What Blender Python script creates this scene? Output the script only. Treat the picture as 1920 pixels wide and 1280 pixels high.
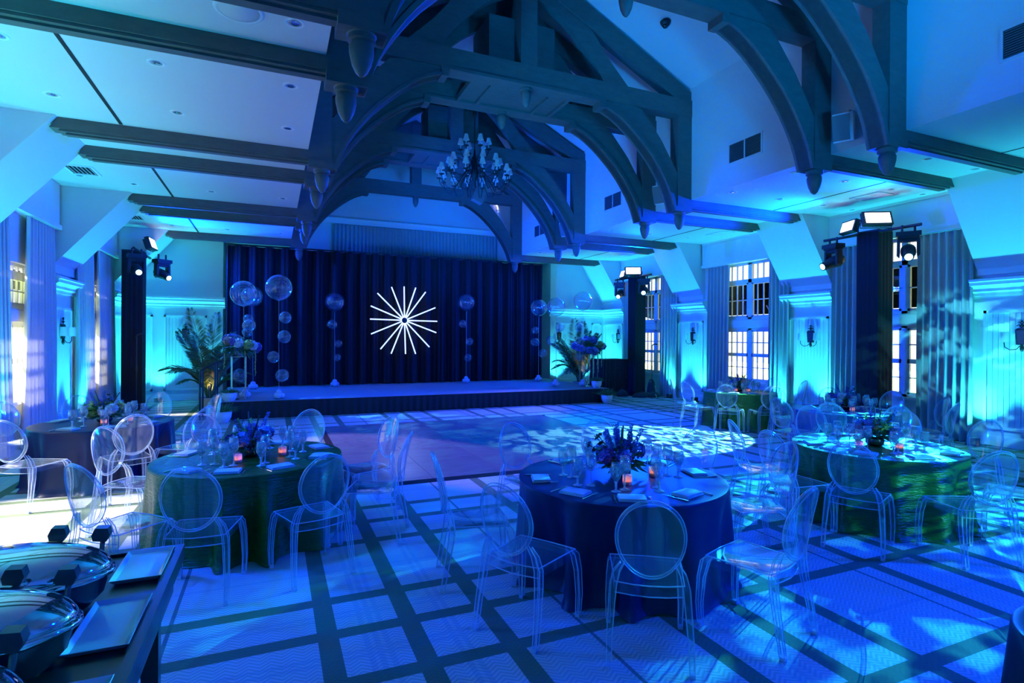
import bpy, math, random
from mathutils import Vector, Matrix, Quaternion
rnd = random.Random(7)
PI = math.pi
S = bpy.context.scene
for o in list(bpy.data.objects): bpy.data.objects.remove(o)
C = S.collection
# ------------------------------------------------------------------ camera, world, exposure
EXPOSURE = 0.0
cd = bpy.data.cameras.new('camera'); cam = bpy.data.objects.new('camera', cd); C.objects.link(cam); S.camera = cam
cd.sensor_width = 36.0; cd.lens = 36.0 * 1039.3 / 1920.0; cd.shift_y = -7.0 / 1920.0; cd.clip_start = 0.05
yaw, roll = math.radians(23.325), math.radians(0.344)
fw = Vector((math.sin(yaw), math.cos(yaw), 0)); rt = Vector((math.cos(yaw), -math.sin(yaw), 0)); up = Vector((0, 0, 1))
r2 = rt * math.cos(roll) + up * math.sin(roll); u2 = up * math.cos(roll) - rt * math.sin(roll)
m = Matrix((r2, u2, -fw)).transposed().to_4x4(); m.translation = Vector((0, 0, 1.9)); cam.matrix_world = m
S.view_settings.view_transform = 'Standard'; S.view_settings.look = 'None'
S.view_settings.exposure = EXPOSURE; S.view_settings.gamma = 1.0; S.view_settings.use_curve_mapping = False
S.cycles.max_bounces = 8; S.cycles.diffuse_bounces = 4; S.cycles.glossy_bounces = 3; S.cycles.transmission_bounces = 4
S.cycles.transparent_max_bounces = 24; S.cycles.caustics_reflective = False; S.cycles.caustics_refractive = False
S.cycles.sample_clamp_indirect = 6.0; S.cycles.use_denoising = True
W = bpy.data.worlds.new('sky'); S.world = W; W.use_nodes = True
bg = W.node_tree.nodes['Background']; bg.inputs[0].default_value = (0.93, 0.96, 1.0, 1); bg.inputs[1].default_value = 1.6

BLUE = (0.0, 0.034, 1.0); CYAN = (0.035, 0.82, 1.0); AQUA = (0.02, 0.62, 1.0); VIOLET = (0.17, 0.13, 1.0); AMBER = (1.0, 0.50, 0.16)
def light(name, kind, loc, target, power, color, **k):
    d = bpy.data.lights.new(name, kind); d.energy = power; d.color = color
    for a, v in k.items(): setattr(d, a, v)
    o = bpy.data.objects.new(name, d); C.objects.link(o); o.location = loc
    o.rotation_euler = (Vector(target) - Vector(loc)).to_track_quat('-Z', 'Y').to_euler()
    return o
def spot(name, loc, target, power, color, deg, blend=0.5, radius=0.05):
    return light(name, 'SPOT', loc, target, power, color, spot_size=math.radians(deg), spot_blend=blend, shadow_soft_size=radius)
def gobo(lo, scale, stretch=(1, 1), lo_v=0.5, hi_v=0.58, dist=0.6, base=0.05, rot=0.0, seed=0.0):
    d = lo.data; d.use_nodes = True; nt = d.node_tree; N = nt.nodes; L = nt.links
    em = next(n for n in N if n.type == 'EMISSION')
    tc = N.new('ShaderNodeTexCoord'); sp = N.new('ShaderNodeSeparateXYZ'); L.new(tc.outputs['Normal'], sp.inputs[0])
    cb = N.new('ShaderNodeCombineXYZ')
    for i in (0, 1):
        dv = N.new('ShaderNodeMath'); dv.operation = 'DIVIDE'; L.new(sp.outputs[i], dv.inputs[0]); L.new(sp.outputs[2], dv.inputs[1]); L.new(dv.outputs[0], cb.inputs[i])
    mp = N.new('ShaderNodeMapping'); mp.inputs['Scale'].default_value = (scale * stretch[0], scale * stretch[1], 1)
    mp.inputs['Rotation'].default_value = (0, 0, rot); mp.inputs['Location'].default_value = (seed, seed * 1.7, 0); L.new(cb.outputs[0], mp.inputs[0])
    nz = N.new('ShaderNodeTexNoise'); nz.inputs['Scale'].default_value = 1.0; nz.inputs['Detail'].default_value = 2.0; nz.inputs['Distortion'].default_value = dist; L.new(mp.outputs[0], nz.inputs['Vector'])
    rm = N.new('ShaderNodeMapRange'); rm.inputs[1].default_value = lo_v; rm.inputs[2].default_value = hi_v; rm.inputs[3].default_value = base; rm.inputs[4].default_value = 1.0
    L.new(nz.outputs[0], rm.inputs[0]); L.new(rm.outputs[0], em.inputs['Strength'])
    return lo
# sun through the left windows
light('sun', 'SUN', (-12, 8, 12), (-12 + 0.80, 8 - 0.12, 12 - 0.60), 66.0, (1.0, 0.94, 0.84), angle=math.radians(11))
# blue wash heads on the light towers (the panels themselves are built further down)
def wash(loc, target, power, color=BLUE, deg=105):
    return spot('wash_and_fill', loc, target, power, color, deg, 0.9, 0.15)
wash((10.9, 7.15, 4.3), (4.5, 4.0, 3.2), 2600)
wash((10.8, 8.0, 4.3), (4.2, 12.5, 5.0), 4200)
wash((10.6, 14.6, 4.2), (4.2, 10.0, 3.0), 5600)
wash((10.4, 15.5, 4.2), (4.5, 17.0, 1.0), 2200)
wash((-2.75, 16.6, 4.3), (4.0, 12.0, 4.6), 6500)
wash((-2.6, 17.0, 4.3), (4.0, 16.2, 0.2), 2400)
for p, t_, e in (((8.6, 0.3, 4.3), (4.2, 3.6, 0.0), 4500), ((-3.2, 1.6, 4.4), (1.6, 3.4, 0.0), 4400), ((-2.6, 6.0, 4.3), (1.2, 6.0, 0.0), 2000), ((10.4, 12.6, 4.3), (6.0, 10.5, 0), 2600)):  # added floor fill away from the towers, no fixtures at these spots
    wash(p, t_, e, BLUE, 80)
spot('nave_fill', (4.6, -2.6, 2.0), (4.8, 8.0, 8.6), 1700, (0.0, 0.30, 1.0), 62, 0.6, 0.3)  # these nave spots are added fill light without any fixture
spot('nave_fill', (2.0, 7.6, 3.2), (7.2, 11.5, 7.0), 900, (0.0, 0.30, 1.0), 90, 0.9, 0.3)
spot('nave_fill', (4.0, 0.6, 2.4), (6.3, 6.2, 8.0), 2000, (0.0, 0.26, 1.0), 60, 0.8, 0.3)
spot('nave_fill', (1.6, 11.4, 3.2), (7.6, 16.2, 6.4), 3400, (0.0, 0.09, 1.0), 80, 0.9, 0.3)
spot('nave_fill', (4.2, 12.8, 3.0), (4.2, 19.9, 6.2), 900, (0.0, 0.16, 1.0), 60, 0.9, 0.3)
# cyan up-lights at the wall piers (fixtures built further down)
RP = [(4.81, 6.04), (8.95, 10.25), (13.10, 14.45), (17.35, 18.75)]
UP = []
for i, (a, b) in enumerate(RP):
    for y in (a + 0.1, b - 0.1):
        UP.append((11.72, y, 12.05, y))
        UP.append((-3.58, y, -3.9, y))
UP += [(-3.0, 18.5, -3.0, 18.8), (-1.7, 18.5, -1.7, 18.8), (9.95, 18.5, 9.95, 18.8), (11.3, 18.5, 11.3, 18.8)]
for x, y, tx, ty in UP:
    spot('uplight_lamp', (x, y, 0.16), (x + (tx - x) * 0.7, y + (ty - y) * 0.7, 3.0), 560 if (y < 6.5 and x < 0) else (420 if y < 11 else 330), CYAN, 95, 0.9, 0.05)
# patterned beams from the moving heads
gobo(spot('gobo_lamp', (11.0, 8.2, 3.55), (6.9, 8.6, 0), 13000, (0.22, 0.90, 1.0), 32, 0.12, 0.01), 46, (0.35, 1.4), 0.47, 0.54, 0.8, 0.02, 0.2, 3.1)
gobo(spot('gobo_lamp', (11.0, 6.9, 3.55), (4.6, 2.4, 0), 13000, AQUA, 50, 0.5, 0.01), 44, (0.6, 1.1), 0.44, 0.57, 0.6, 0.02, 0.5, 1.7)
gobo(spot('gobo_lamp', (10.8, 14.8, 3.5), (3.6, 9.6, 0), 13000, (0.0, 0.70, 1.0), 36, 0.5, 0.01), 50, (0.35, 1.5), 0.47, 0.62, 0.7, 0.06, 0.9, 8.1)
gobo(spot('gobo_lamp', (-3.0, 16.2, 3.5), (0.8, 5.6, 0), 12000, (0.0, 0.75, 0.80), 30, 0.6, 0.01), 60, (0.5, 1.4), 0.48, 0.62, 0.7, 0.03, 0.3, 5.5)
gobo(spot('gobo_lamp', (-2.6, 16.4, 3.5), (2.6, 12.4, 0), 5000, (0.10, 0.60, 1.0), 26, 0.5, 0.01), 26, (0.5, 1.6), 0.50, 0.58, 0.6, 0.02, 0.1, 2.5)
gobo(spot('gobo_lamp', (7.4, -2.4, 2.9), (6.0, 3.4, 0.35), 2600, (0.05, 0.85, 0.45), 22, 0.5, 0.01), 40, (0.4, 1.6), 0.48, 0.58, 0.6, 0.02, 1.2, 9.5)
gobo(spot('gobo_lamp', (8.6, 5.0, 4.3), (12.0, 6.6, 0.9), 900, (0.10, 0.85, 1.0), 44, 0.5, 0.01), 12, (0.7, 1.6), 0.50, 0.58, 0.8, 0.0, 0.6, 4.4)
spot('violet_lamp', (10.7, 15.1, 3.7), (4.8, 12.9, 0), 2600, VIOLET, 36, 0.8, 0.1)
spot('violet_lamp', (-2.6, 16.6, 3.7), (1.9, 9.2, 0), 9000, (0.42, 0.33, 1.0), 15, 0.35, 0.1)
# amber lamps in the palm pots
spot('palm_lamp', (-1.45, 15.98, 0.36), (-1.48, 16.2, 2.0), 55, AMBER, 50, 0.7, 0.03)
spot('palm_lamp', (9.80, 16.45, 0.44), (9.82, 16.75, 2.0), 55, AMBER, 50, 0.7, 0.03)

# ------------------------------------------------------------------ materials
def mat(name, col, rough=0.5, metal=0.0, var=0.0, vscale=8.0, vstretch=(1, 1, 1), bump=0.0, bscale=40.0, emit=None, estr=0.0, spec=0.5, trans=0.0):
    M = bpy.data.materials.new(name); M.use_nodes = True; nt = M.node_tree; N = nt.nodes; L = nt.links
    b = N['Principled BSDF']; b.inputs['Base Color'].default_value = (*col, 1); b.inputs['Roughness'].default_value = rough
    b.inputs['Metallic'].default_value = metal; b.inputs['Specular IOR Level'].default_value = spec
    if emit: b.inputs['Emission Color'].default_value = (*emit, 1); b.inputs['Emission Strength'].default_value = estr
    tc = N.new('ShaderNodeTexCoord')
    if var > 0:
        mp = N.new('ShaderNodeMapping'); mp.inputs['Scale'].default_value = vstretch; L.new(tc.outputs['Object'], mp.inputs[0])
        nz = N.new('ShaderNodeTexNoise'); nz.inputs['Scale'].default_value = vscale; nz.inputs['Detail'].default_value = 4; L.new(mp.outputs[0], nz.inputs['Vector'])
        mx = N.new('ShaderNodeMix'); mx.data_type = 'RGBA'
        mx.inputs[6].default_value = (*[max(0, c * (1 - var)) for c in col], 1); mx.inputs[7].default_value = (*[min(1, c * (1 + var)) for c in col], 1)
        L.new(nz.outputs[0], mx.inputs[0]); L.new(mx.outputs[2], b.inputs['Base Color'])
    if bump > 0:
        n2 = N.new('ShaderNodeTexNoise'); n2.inputs['Scale'].default_value = bscale; n2.inputs['Detail'].default_value = 3; L.new(tc.outputs['Object'], n2.inputs['Vector'])
        bp = N.new('ShaderNodeBump'); bp.inputs['Strength'].default_value = bump; bp.inputs['Distance'].default_value = 0.01; L.new(n2.outputs[0], bp.inputs['Height']); L.new(bp.outputs[0], b.inputs['Normal'])
    if trans > 0:
        out = N['Material Output']; tl = N.new('ShaderNodeBsdfTranslucent'); tl.inputs[0].default_value = (*col, 1)
        ms = N.new('ShaderNodeMixShader'); ms.inputs[0].default_value = trans; L.new(b.outputs[0], ms.inputs[1]); L.new(tl.outputs[0], ms.inputs[2]); L.new(ms.outputs[0], out.inputs[0])
    return M
def clear(name, ior=1.45, tint=(0.97, 0.98, 0.99), haze=0.02, rough=0.03, haze_col=(0.8, 0.85, 0.9), gloss=1.0):
    """thin clear sheet: straight-through light, Fresnel reflection, a little haze"""
    M = bpy.data.materials.new(name); M.use_nodes = True; nt = M.node_tree; N = nt.nodes; L = nt.links
    N.remove(N['Principled BSDF']); out = N['Material Output']
    t = N.new('ShaderNodeBsdfTransparent'); t.inputs[0].default_value = (*tint, 1)
    d = N.new('ShaderNodeBsdfDiffuse'); d.inputs[0].default_value = (*haze_col, 1)
    h = N.new('ShaderNodeMixShader'); h.inputs[0].default_value = haze; L.new(t.outputs[0], h.inputs[1]); L.new(d.outputs[0], h.inputs[2])
    g = N.new('ShaderNodeBsdfGlossy'); g.inputs['Roughness'].default_value = rough; g.inputs[0].default_value = (gloss, gloss, gloss, 1)
    lw = N.new('ShaderNodeLayerWeight'); lw.inputs[0].default_value = 0.5          # Schlick reflectance, the same from both faces
    pw = N.new('ShaderNodeMath'); pw.operation = 'POWER'; pw.inputs[1].default_value = 3.0; L.new(lw.outputs['Facing'], pw.inputs[0])
    f = N.new('ShaderNodeMapRange'); f.inputs[3].default_value = ((ior - 1) / (ior + 1)) ** 2; f.inputs[4].default_value = 0.9; L.new(pw.outputs[0], f.inputs[0])
    x = N.new('ShaderNodeMixShader'); L.new(f.outputs[0], x.inputs[0]); L.new(h.outputs[0], x.inputs[1]); L.new(g.outputs[0], x.inputs[2]); L.new(x.outputs[0], out.inputs[0])
    return M
PAINT = mat('wall_paint', (0.68, 0.69, 0.68), 0.55, var=0.03, vscale=3)
TRIMP = mat('trim_paint', (0.82, 0.82, 0.80), 0.35)
CEIL = mat('ceiling_paint', (0.66, 0.67, 0.66), 0.7, var=0.02, vscale=2)
TIMBER = mat('weathered_timber', (0.105, 0.108, 0.095), 0.6, var=0.30, vscale=5, vstretch=(1, 3, 3), bump=0.15, bscale=30)
BLACK = mat('black_metal', (0.02, 0.02, 0.022), 0.45)
DARK = mat('dark_void', (0.01, 0.01, 0.012), 0.8)
VELOUR = mat('black_velour', (0.003, 0.003, 0.006), 0.85, var=0.3, vscale=30)
SKIRT = mat('black_skirting', (0.014, 0.014, 0.018), 0.75)
CURTAIN = mat('curtain_linen', (0.40, 0.44, 0.45), 0.75, var=0.06, vscale=20, trans=0.06)
CURTAIN_LIT = mat('curtain_linen_sunlit', (0.52, 0.51, 0.48), 0.75, var=0.06, vscale=20, trans=0.05)  # same linen, coloured lighter and warmer for the curtains in daylight
NAVY = mat('navy_satin', (0.006, 0.010, 0.060), 0.42, var=0.12, vscale=4, spec=0.4)
GREEN = mat('green_crinkle', (0.012, 0.10, 0.006), 0.36, var=0.25, vscale=9, vstretch=(1, 1, 4), bump=0.0, spec=0.6)
PURPLE = mat('royal_blue_satin', (0.03, 0.02, 0.20), 0.35, var=0.12, vscale=4, spec=0.8)
LINEN = mat('napkin_linen', (0.55, 0.56, 0.55), 0.8, bump=0.1, bscale=200)
STEEL = mat('polished_steel', (0.80, 0.80, 0.80), 0.06, 1.0)
CUTL = mat('cutlery_steel', (0.85, 0.85, 0.85), 0.15, 1.0)
DKSTEEL = mat('dark_steel', (0.08, 0.08, 0.09), 0.25, 0.8)
IRON = mat('black_iron', (0.03, 0.03, 0.03), 0.5, 0.5)
SHADE = mat('lampshade_cloth', (0.75, 0.75, 0.72), 0.8, trans=0.35)
WAX = mat('candle_sleeve', (0.75, 0.72, 0.65), 0.6)
PORC = mat('white_porcelain', (0.60, 0.61, 0.62), 0.15)
PLANTER = mat('white_planter', (0.72, 0.73, 0.72), 0.5)
STONE = mat('stone_planter', (0.35, 0.36, 0.34), 0.7, var=0.15)
GOLD = mat('brass_leg', (0.75, 0.60, 0.38), 0.25, 1.0)
WOODD = mat('dark_wood', (0.018, 0.016, 0.015), 0.3, var=0.3, vscale=6, vstretch=(8, 1, 1))
LEAF = mat('leaf_green', (0.07, 0.20, 0.05), 0.5, var=0.35, vscale=12)
LEAFY = mat('leaf_lime', (0.35, 0.48, 0.10), 0.5, var=0.25, vscale=12)
LEAFD = mat('leaf_dark', (0.03, 0.05, 0.03), 0.5, var=0.3)
PALM = mat('palm_green', (0.07, 0.15, 0.05), 0.45, var=0.3, vscale=10)
PBLUE = mat('petal_blue', (0.14, 0.20, 0.42), 0.6, var=0.3, vscale=25)
PVIO = mat('petal_violet', (0.18, 0.10, 0.36), 0.6, var=0.3, vscale=25)
PWHT = mat('petal_pale', (0.62, 0.68, 0.70), 0.6, var=0.2, vscale=25)
PYEL = mat('petal_lime', (0.72, 0.78, 0.25), 0.6, var=0.2, vscale=25)
PPNK = mat('petal_peach', (0.70, 0.40, 0.30), 0.6, var=0.2, vscale=25)
ACRYL = clear('clear_acrylic', 1.7, (0.94, 0.96, 0.985), 0.035, 0.05)
ACRYE = clear('acrylic_edge', 1.8, (0.90, 0.94, 0.98), 0.07, 0.10, (0.85, 0.92, 1.0))
EDGE = clear('acrylic_edge_glint', 2.6, (0.8, 0.88, 1.0), 0.55, 0.08, (0.85, 0.92, 1.0))  # pale haze painted in for light caught along acrylic and glass edges
GLASS = clear('glassware', 2.5, (0.86, 0.90, 0.93), 0.07, 0.03)
GLASSE = clear('glass_stem', 2.8, (0.75, 0.82, 0.9), 0.32, 0.06, (0.9, 0.95, 1.0))
PANE = clear('window_glass', 1.5, (0.93, 0.95, 0.95), 0.0, 0.0)
BALL = clear('balloon_film', 1.9, (0.90, 0.93, 0.98), 0.035, 0.02, (0.7, 0.8, 1.0))
BALLS = clear('frosted_balloon', 1.6, (0.6, 0.7, 0.85), 0.6, 0.1, (0.75, 0.8, 0.95))
STRING = mat('pale_string', (0.6, 0.6, 0.65), 0.6)
LEDW = mat('led_face', (0.8, 0.85, 1), 0.3, emit=(0.75, 0.82, 1.0), estr=5.0)
STARL = mat('starburst_led', (0.8, 0.9, 1), 0.3, emit=(0.40, 0.55, 1.0), estr=2.2)
LENS = mat('lit_lens', (0.6, 0.9, 0.9), 0.1, emit=(0.45, 0.95, 1.0), estr=4.0)
FLAME = mat('candle_flame', (1, 0.6, 0.4), 0.4, emit=(1.0, 0.52, 0.22), estr=45.0)
VOTIVE = mat('votive_glass', (0.85, 0.62, 0.58), 0.35, trans=0.75)
SPK = mat('speaker_white', (0.62, 0.63, 0.62), 0.6)
GRILLE = mat('vent_dark', (0.12, 0.12, 0.12), 0.6)
CHROME = mat('downlight_reflector', (0.75, 0.76, 0.76), 0.12, 1.0)
LAWN = mat('lawn', (0.35, 0.42, 0.16), 0.9, var=0.3, vscale=3)
SLAB = mat('shade_slab_black', (0.004, 0.005, 0.007), 0.9, spec=0.0)  # near-black, for the slabs that darken the upper panes
SHEET = mat('photo_grey', (0.3, 0.3, 0.3), 0.6)

def carpet_mat():
    M = bpy.data.materials.new('plaid_carpet'); M.use_nodes = True; nt = M.node_tree; N = nt.nodes; L = nt.links
    b = N['Principled BSDF']; b.inputs['Roughness'].default_value = 0.95; b.inputs['Specular IOR Level'].default_value = 0.1
    tc = N.new('ShaderNodeTexCoord'); sp = N.new('ShaderNodeSeparateXYZ'); L.new(tc.outputs['Object'], sp.inputs[0])
    def M_(op, a, b_=None, c=None):
        n = N.new('ShaderNodeMath'); n.operation = op
        for i, v in enumerate((a, b_, c)):
            if v is None: continue
            if isinstance(v, (int, float)): n.inputs[i].default_value = v
            else: L.new(v, n.inputs[i])
        return n.outputs[0]
    def bands(coord, start, period, offs, w):
        f = M_('FLOORED_MODULO', M_('SUBTRACT', coord, start - w / 2), period); tot = None
        for o in offs:
            lo = M_('MULTIPLY', M_('GREATER_THAN', f, o), M_('LESS_THAN', f, o + w))
            tot = lo if tot is None else M_('MAXIMUM', tot, lo)
        return tot
    X, Y = sp.outputs[0], sp.outputs[1]
    strong = M_('MAXIMUM', bands(X, 0.33, 2.165, (0, 0.52, 1.045), 0.125), bands(Y, 3.14, 2.14, (0, 0.55, 1.03), 0.115))
    faint = M_('MAXIMUM', bands(X, 0.33, 2.165, (0.22, 0.28, 0.34, 0.74, 0.80), 0.035), bands(Y, 3.14, 2.14, (0.24, 0.30, 0.76, 0.82, 1.55), 0.035))
    tri = M_('PINGPONG', M_('MULTIPLY', X, 1.0), 0.06)
    chev = M_('FLOORED_MODULO', M_('ADD', M_('MULTIPLY', Y, 1.0), M_('MULTIPLY', tri, 0.75)), 0.034)
    chev = M_('GREATER_THAN', chev, 0.017)
    nz = N.new('ShaderNodeTexNoise'); nz.inputs['Scale'].default_value = 90; L.new(tc.outputs['Object'], nz.inputs['Vector'])
    def mix(fac, c1, c2):
        mx = N.new('ShaderNodeMix'); mx.data_type = 'RGBA'
        if isinstance(fac, (int, float)): mx.inputs[0].default_value = fac
        else: L.new(fac, mx.inputs[0])
        for i, c in ((6, c1), (7, c2)):
            if isinstance(c, tuple): mx.inputs[i].default_value = (*c, 1)
            else: L.new(c, mx.inputs[i])
        return mx.outputs[2]
    base = mix(chev, (0.52, 0.51, 0.48), (0.38, 0.375, 0.36))
    base = mix(M_('MULTIPLY', faint, 0.40), base, (0.22, 0.30, 0.36))
    seam = None
    for xs_ in (-0.605, 1.90, 4.42, 6.93, 9.44): q = M_('LESS_THAN', M_('ABSOLUTE', M_('SUBTRACT', X, xs_)), 0.013); seam = q if seam is None else M_('MAXIMUM', seam, q)
    base = mix(M_('MULTIPLY', seam, 0.8), base, (0.08, 0.08, 0.07))
    base = mix(M_('MULTIPLY', strong, 0.92), base, (0.075, 0.115, 0.045))
    fin = mix(M_('MULTIPLY', nz.outputs[0], 0.25), base, (0.2, 0.2, 0.2))
    L.new(fin, b.inputs['Base Color'])
    bp = N.new('ShaderNodeBump'); bp.inputs['Strength'].default_value = 0.25; bp.inputs['Distance'].default_value = 0.004; L.new(chev, bp.inputs['Height']); L.new(bp.outputs[0], b.inputs['Normal'])
    return M
CARPET = carpet_mat()
PARQUET = mat('dance_floor_wood', (0.17, 0.17, 0.185), 0.22, var=0.45, vscale=3, vstretch=(1, 9, 1), spec=0.6)
STAGET = mat('stage_carpet', (0.24, 0.24, 0.25), 0.75, var=0.1, vscale=20)
def crinkle(M, amount=0.6):
    nt = M.node_tree; N = nt.nodes; L = nt.links; b = N['Principled BSDF']
    tc = N.new('ShaderNodeTexCoord'); mp = N.new('ShaderNodeMapping'); mp.inputs['Scale'].default_value = (10, 10, 55); L.new(tc.outputs['Object'], mp.inputs[0])
    nz = N.new('ShaderNodeTexNoise'); nz.inputs['Scale'].default_value = 1.0; nz.inputs['Detail'].default_value = 3; nz.inputs['Distortion'].default_value = 1.2; L.new(mp.outputs[0], nz.inputs['Vector'])
    bp = N.new('ShaderNodeBump'); bp.inputs['Strength'].default_value = amount; bp.inputs['Distance'].default_value = 0.02; L.new(nz.outputs[0], bp.inputs['Height']); L.new(bp.outputs[0], b.inputs['Normal'])
crinkle(GREEN)

# ------------------------------------------------------------------ mesh builder
class MB:
    def __init__(s): s.v = []; s.f = []
    def add(s, vs, fs):
        n = len(s.v); s.v += [tuple(v) for v in vs]; s.f += [tuple(i + n for i in f) for f in fs]; return s
    def box(s, x0, y0, z0, x1, y1, z1):
        return s.add([(x0, y0, z0), (x1, y0, z0), (x1, y1, z0), (x0, y1, z0), (x0, y0, z1), (x1, y0, z1), (x1, y1, z1), (x0, y1, z1)],
                     [(0, 3, 2, 1), (4, 5, 6, 7), (0, 1, 5, 4), (1, 2, 6, 5), (2, 3, 7, 6), (3, 0, 4, 7)])
    def obox(s, c, size, rot):
        x, y, z = [q / 2 for q in size]; b = MB().box(-x, -y, -z, x, y, z); c = Vector(c)
        return s.add([rot @ Vector(v) + c for v in b.v], b.f)
    def extrude(s, poly, axis, a, b):
        n = len(poly)
        def P(p, t): return {'x': (t, p[0], p[1]), 'y': (p[0], t, p[1]), 'z': (p[0], p[1], t)}[axis]
        vs = [P(p, a) for p in poly] + [P(p, b) for p in poly]
        fs = [tuple(range(n))[::-1], tuple(range(n, 2 * n))] + [(i, (i + 1) % n, n + (i + 1) % n, n + i) for i in range(n)]
        return s.add(vs, fs)
    def strip(s, inner, outer, axis, a, b):
        """band between two polylines of equal length, extruded"""
        n = len(inner)
        for i in range(n - 1): s.extrude([inner[i], inner[i + 1], outer[i + 1], outer[i]], axis, a, b)
        return s
    def tube(s, pts, rad, n=6, flat=1.0, cap=True):
        pts = [Vector(p) for p in pts]; k = len(pts); rad = rad if isinstance(rad, (list, tuple)) else [rad] * k
        vs, fs = [], []; ref = None
        for i, p in enumerate(pts):
            d = (pts[min(i + 1, k - 1)] - pts[max(i - 1, 0)])
            d = d.normalized() if d.length > 1e-9 else Vector((0, 0, 1))
            if ref is None: ref = Vector((0, 1, 0)) if abs(d.y) < 0.8 else Vector((1, 0, 0))
            u = d.cross(ref); u = u.normalized() if u.length > 1e-6 else Vector((1, 0, 0)); w = u.cross(d).normalized(); ref = w
            for j in range(n):
                a = 2 * PI * (j + 0.5) / n; vs.append(p + u * math.cos(a) * rad[i] + w * math.sin(a) * rad[i] * flat)
        for i in range(k - 1):
            for j in range(n): fs.append((i * n + j, i * n + (j + 1) % n, (i + 1) * n + (j + 1) % n, (i + 1) * n + j))
        if cap: fs.append(tuple(range(n))[::-1]); fs.append(tuple(range((k - 1) * n, k * n)))
        return s.add(vs, fs)
    def loop(s, pts, r, n=6, flat=1.0):
        pts = [Vector(p) for p in pts]; k = len(pts); cen = sum(pts, Vector()) / k; vs, fs = [], []
        nrm = (pts[k // 4] - cen).cross(pts[0] - cen).normalized()
        for i, p in enumerate(pts):
            d = (pts[(i + 1) % k] - pts[i - 1]).normalized(); u = d.cross(nrm).normalized()
            for j in range(n):
                a = 2 * PI * (j + 0.5) / n; vs.append(p + u * math.cos(a) * r + nrm * math.sin(a) * r * flat)
        for i in range(k):
            for j in range(n): fs.append((i * n + j, i * n + (j + 1) % n, ((i + 1) % k) * n + (j + 1) % n, ((i + 1) % k) * n + j))
        return s.add(vs, fs)
    def lathe(s, prof, n=16, c=(0, 0, 0), sx=1.0, sy=1.0, cap=True):
        vs, fs = [], []
        for r, z in prof:
            for j in range(n):
                a = 2 * PI * j / n; vs.append((c[0] + r * math.cos(a) * sx, c[1] + r * math.sin(a) * sy, c[2] + z))
        k = len(prof)
        for i in range(k - 1):
            for j in range(n): fs.append((i * n + j, i * n + (j + 1) % n, (i + 1) * n + (j + 1) % n, (i + 1) * n + j))
        if cap: fs.append(tuple(range(n))[::-1]); fs.append(tuple(range((k - 1) * n, k * n)))
        return s.add(vs, fs)
    def ball(s, c, r, n=12, k=8, sz=1.0):
        prof = [(max(1e-4, r * math.sin(PI * i / k)), -r * math.cos(PI * i / k) * sz) for i in range(k + 1)]
        return s.lathe(prof, n, c, cap=False)
    def grid(s, fn, nu, nv, close=False):
        vs = [fn(i / (nu if close else nu - 1), j / (nv - 1)) for j in range(nv) for i in range(nu)]
        fs = [(j * nu + i, j * nu + (i + 1) % nu, (j + 1) * nu + (i + 1) % nu, (j + 1) * nu + i) for j in range(nv - 1) for i in range(nu if close else nu - 1)]
        return s.add(vs, fs)
    def leaf(s, p, d, ln, wd, droop=0.2, nrm=None):
        p = Vector(p); d = Vector(d).normalized(); n = Vector(nrm) if nrm else Vector((rnd.uniform(-1, 1), rnd.uniform(-1, 1), rnd.uniform(0.2, 1)))
        u = d.cross(n); u = u.normalized() if u.length > 1e-5 else Vector((1, 0, 0)); g = Vector((0, 0, -droop * ln))
        m_ = p + d * ln * 0.5 + g * 0.3
        return s.add([p, m_ + u * wd / 2, p + d * ln + g, m_ - u * wd / 2], [(0, 1, 2, 3)])
    def mesh(s, name, M, smooth=False):
        me = bpy.data.meshes.new(name); me.from_pydata(s.v, [], s.f); me.materials.append(M)
        if smooth:
            me.polygons.foreach_set('use_smooth', [True] * len(me.polygons))
            if smooth == 'auto': me.set_sharp_from_angle(angle=math.radians(40))
        me.update(); return me
def put(name, me, parent=None, loc=None, rot=None, kind=None):
    o = bpy.data.objects.new(name, me); C.objects.link(o)
    if parent: o.parent = parent
    if loc: o.location = loc
    if rot: o.rotation_euler = rot
    if kind: o['kind'] = kind
    return o
def obj(name, mb, M, parent=None, smooth=False, loc=None, rot=None, kind=None): return put(name, mb.mesh(name, M, smooth), parent, loc, rot, kind)
def tag(o, label, cat, group=None):
    o['label'] = label; o['category'] = cat
    if group: o['group'] = group
    return o
def thing(name, label, cat, loc=(0, 0, 0), rz=0.0, group=None):
    o = bpy.data.objects.new(name, None); C.objects.link(o); o.location = loc; o.rotation_euler = (0, 0, rz); o.empty_display_size = 0.1
    return tag(o, label, cat, group)
KIDS = {}
def dup(root, loc, rz, label, group=None, scale=None):
    def cp(o, par):
        c = o.copy(); C.objects.link(c)
        if par: c.parent = par
        if o.name not in KIDS: KIDS[o.name] = list(o.children)
        for ch in KIDS[o.name]: cp(ch, c)
        return c
    r = cp(root, None); r.location = loc; r.rotation_euler = (0, 0, rz); r['label'] = label
    if group: r['group'] = group
    if scale: r.scale = (scale,) * 3
    return r
def struct(name, mb, M, smooth=False): return obj(name, mb, M, None, smooth, kind='structure')
def R(x=0, y=0, z=0):
    from mathutils import Euler
    return Euler((x, y, z)).to_matrix()

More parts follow.
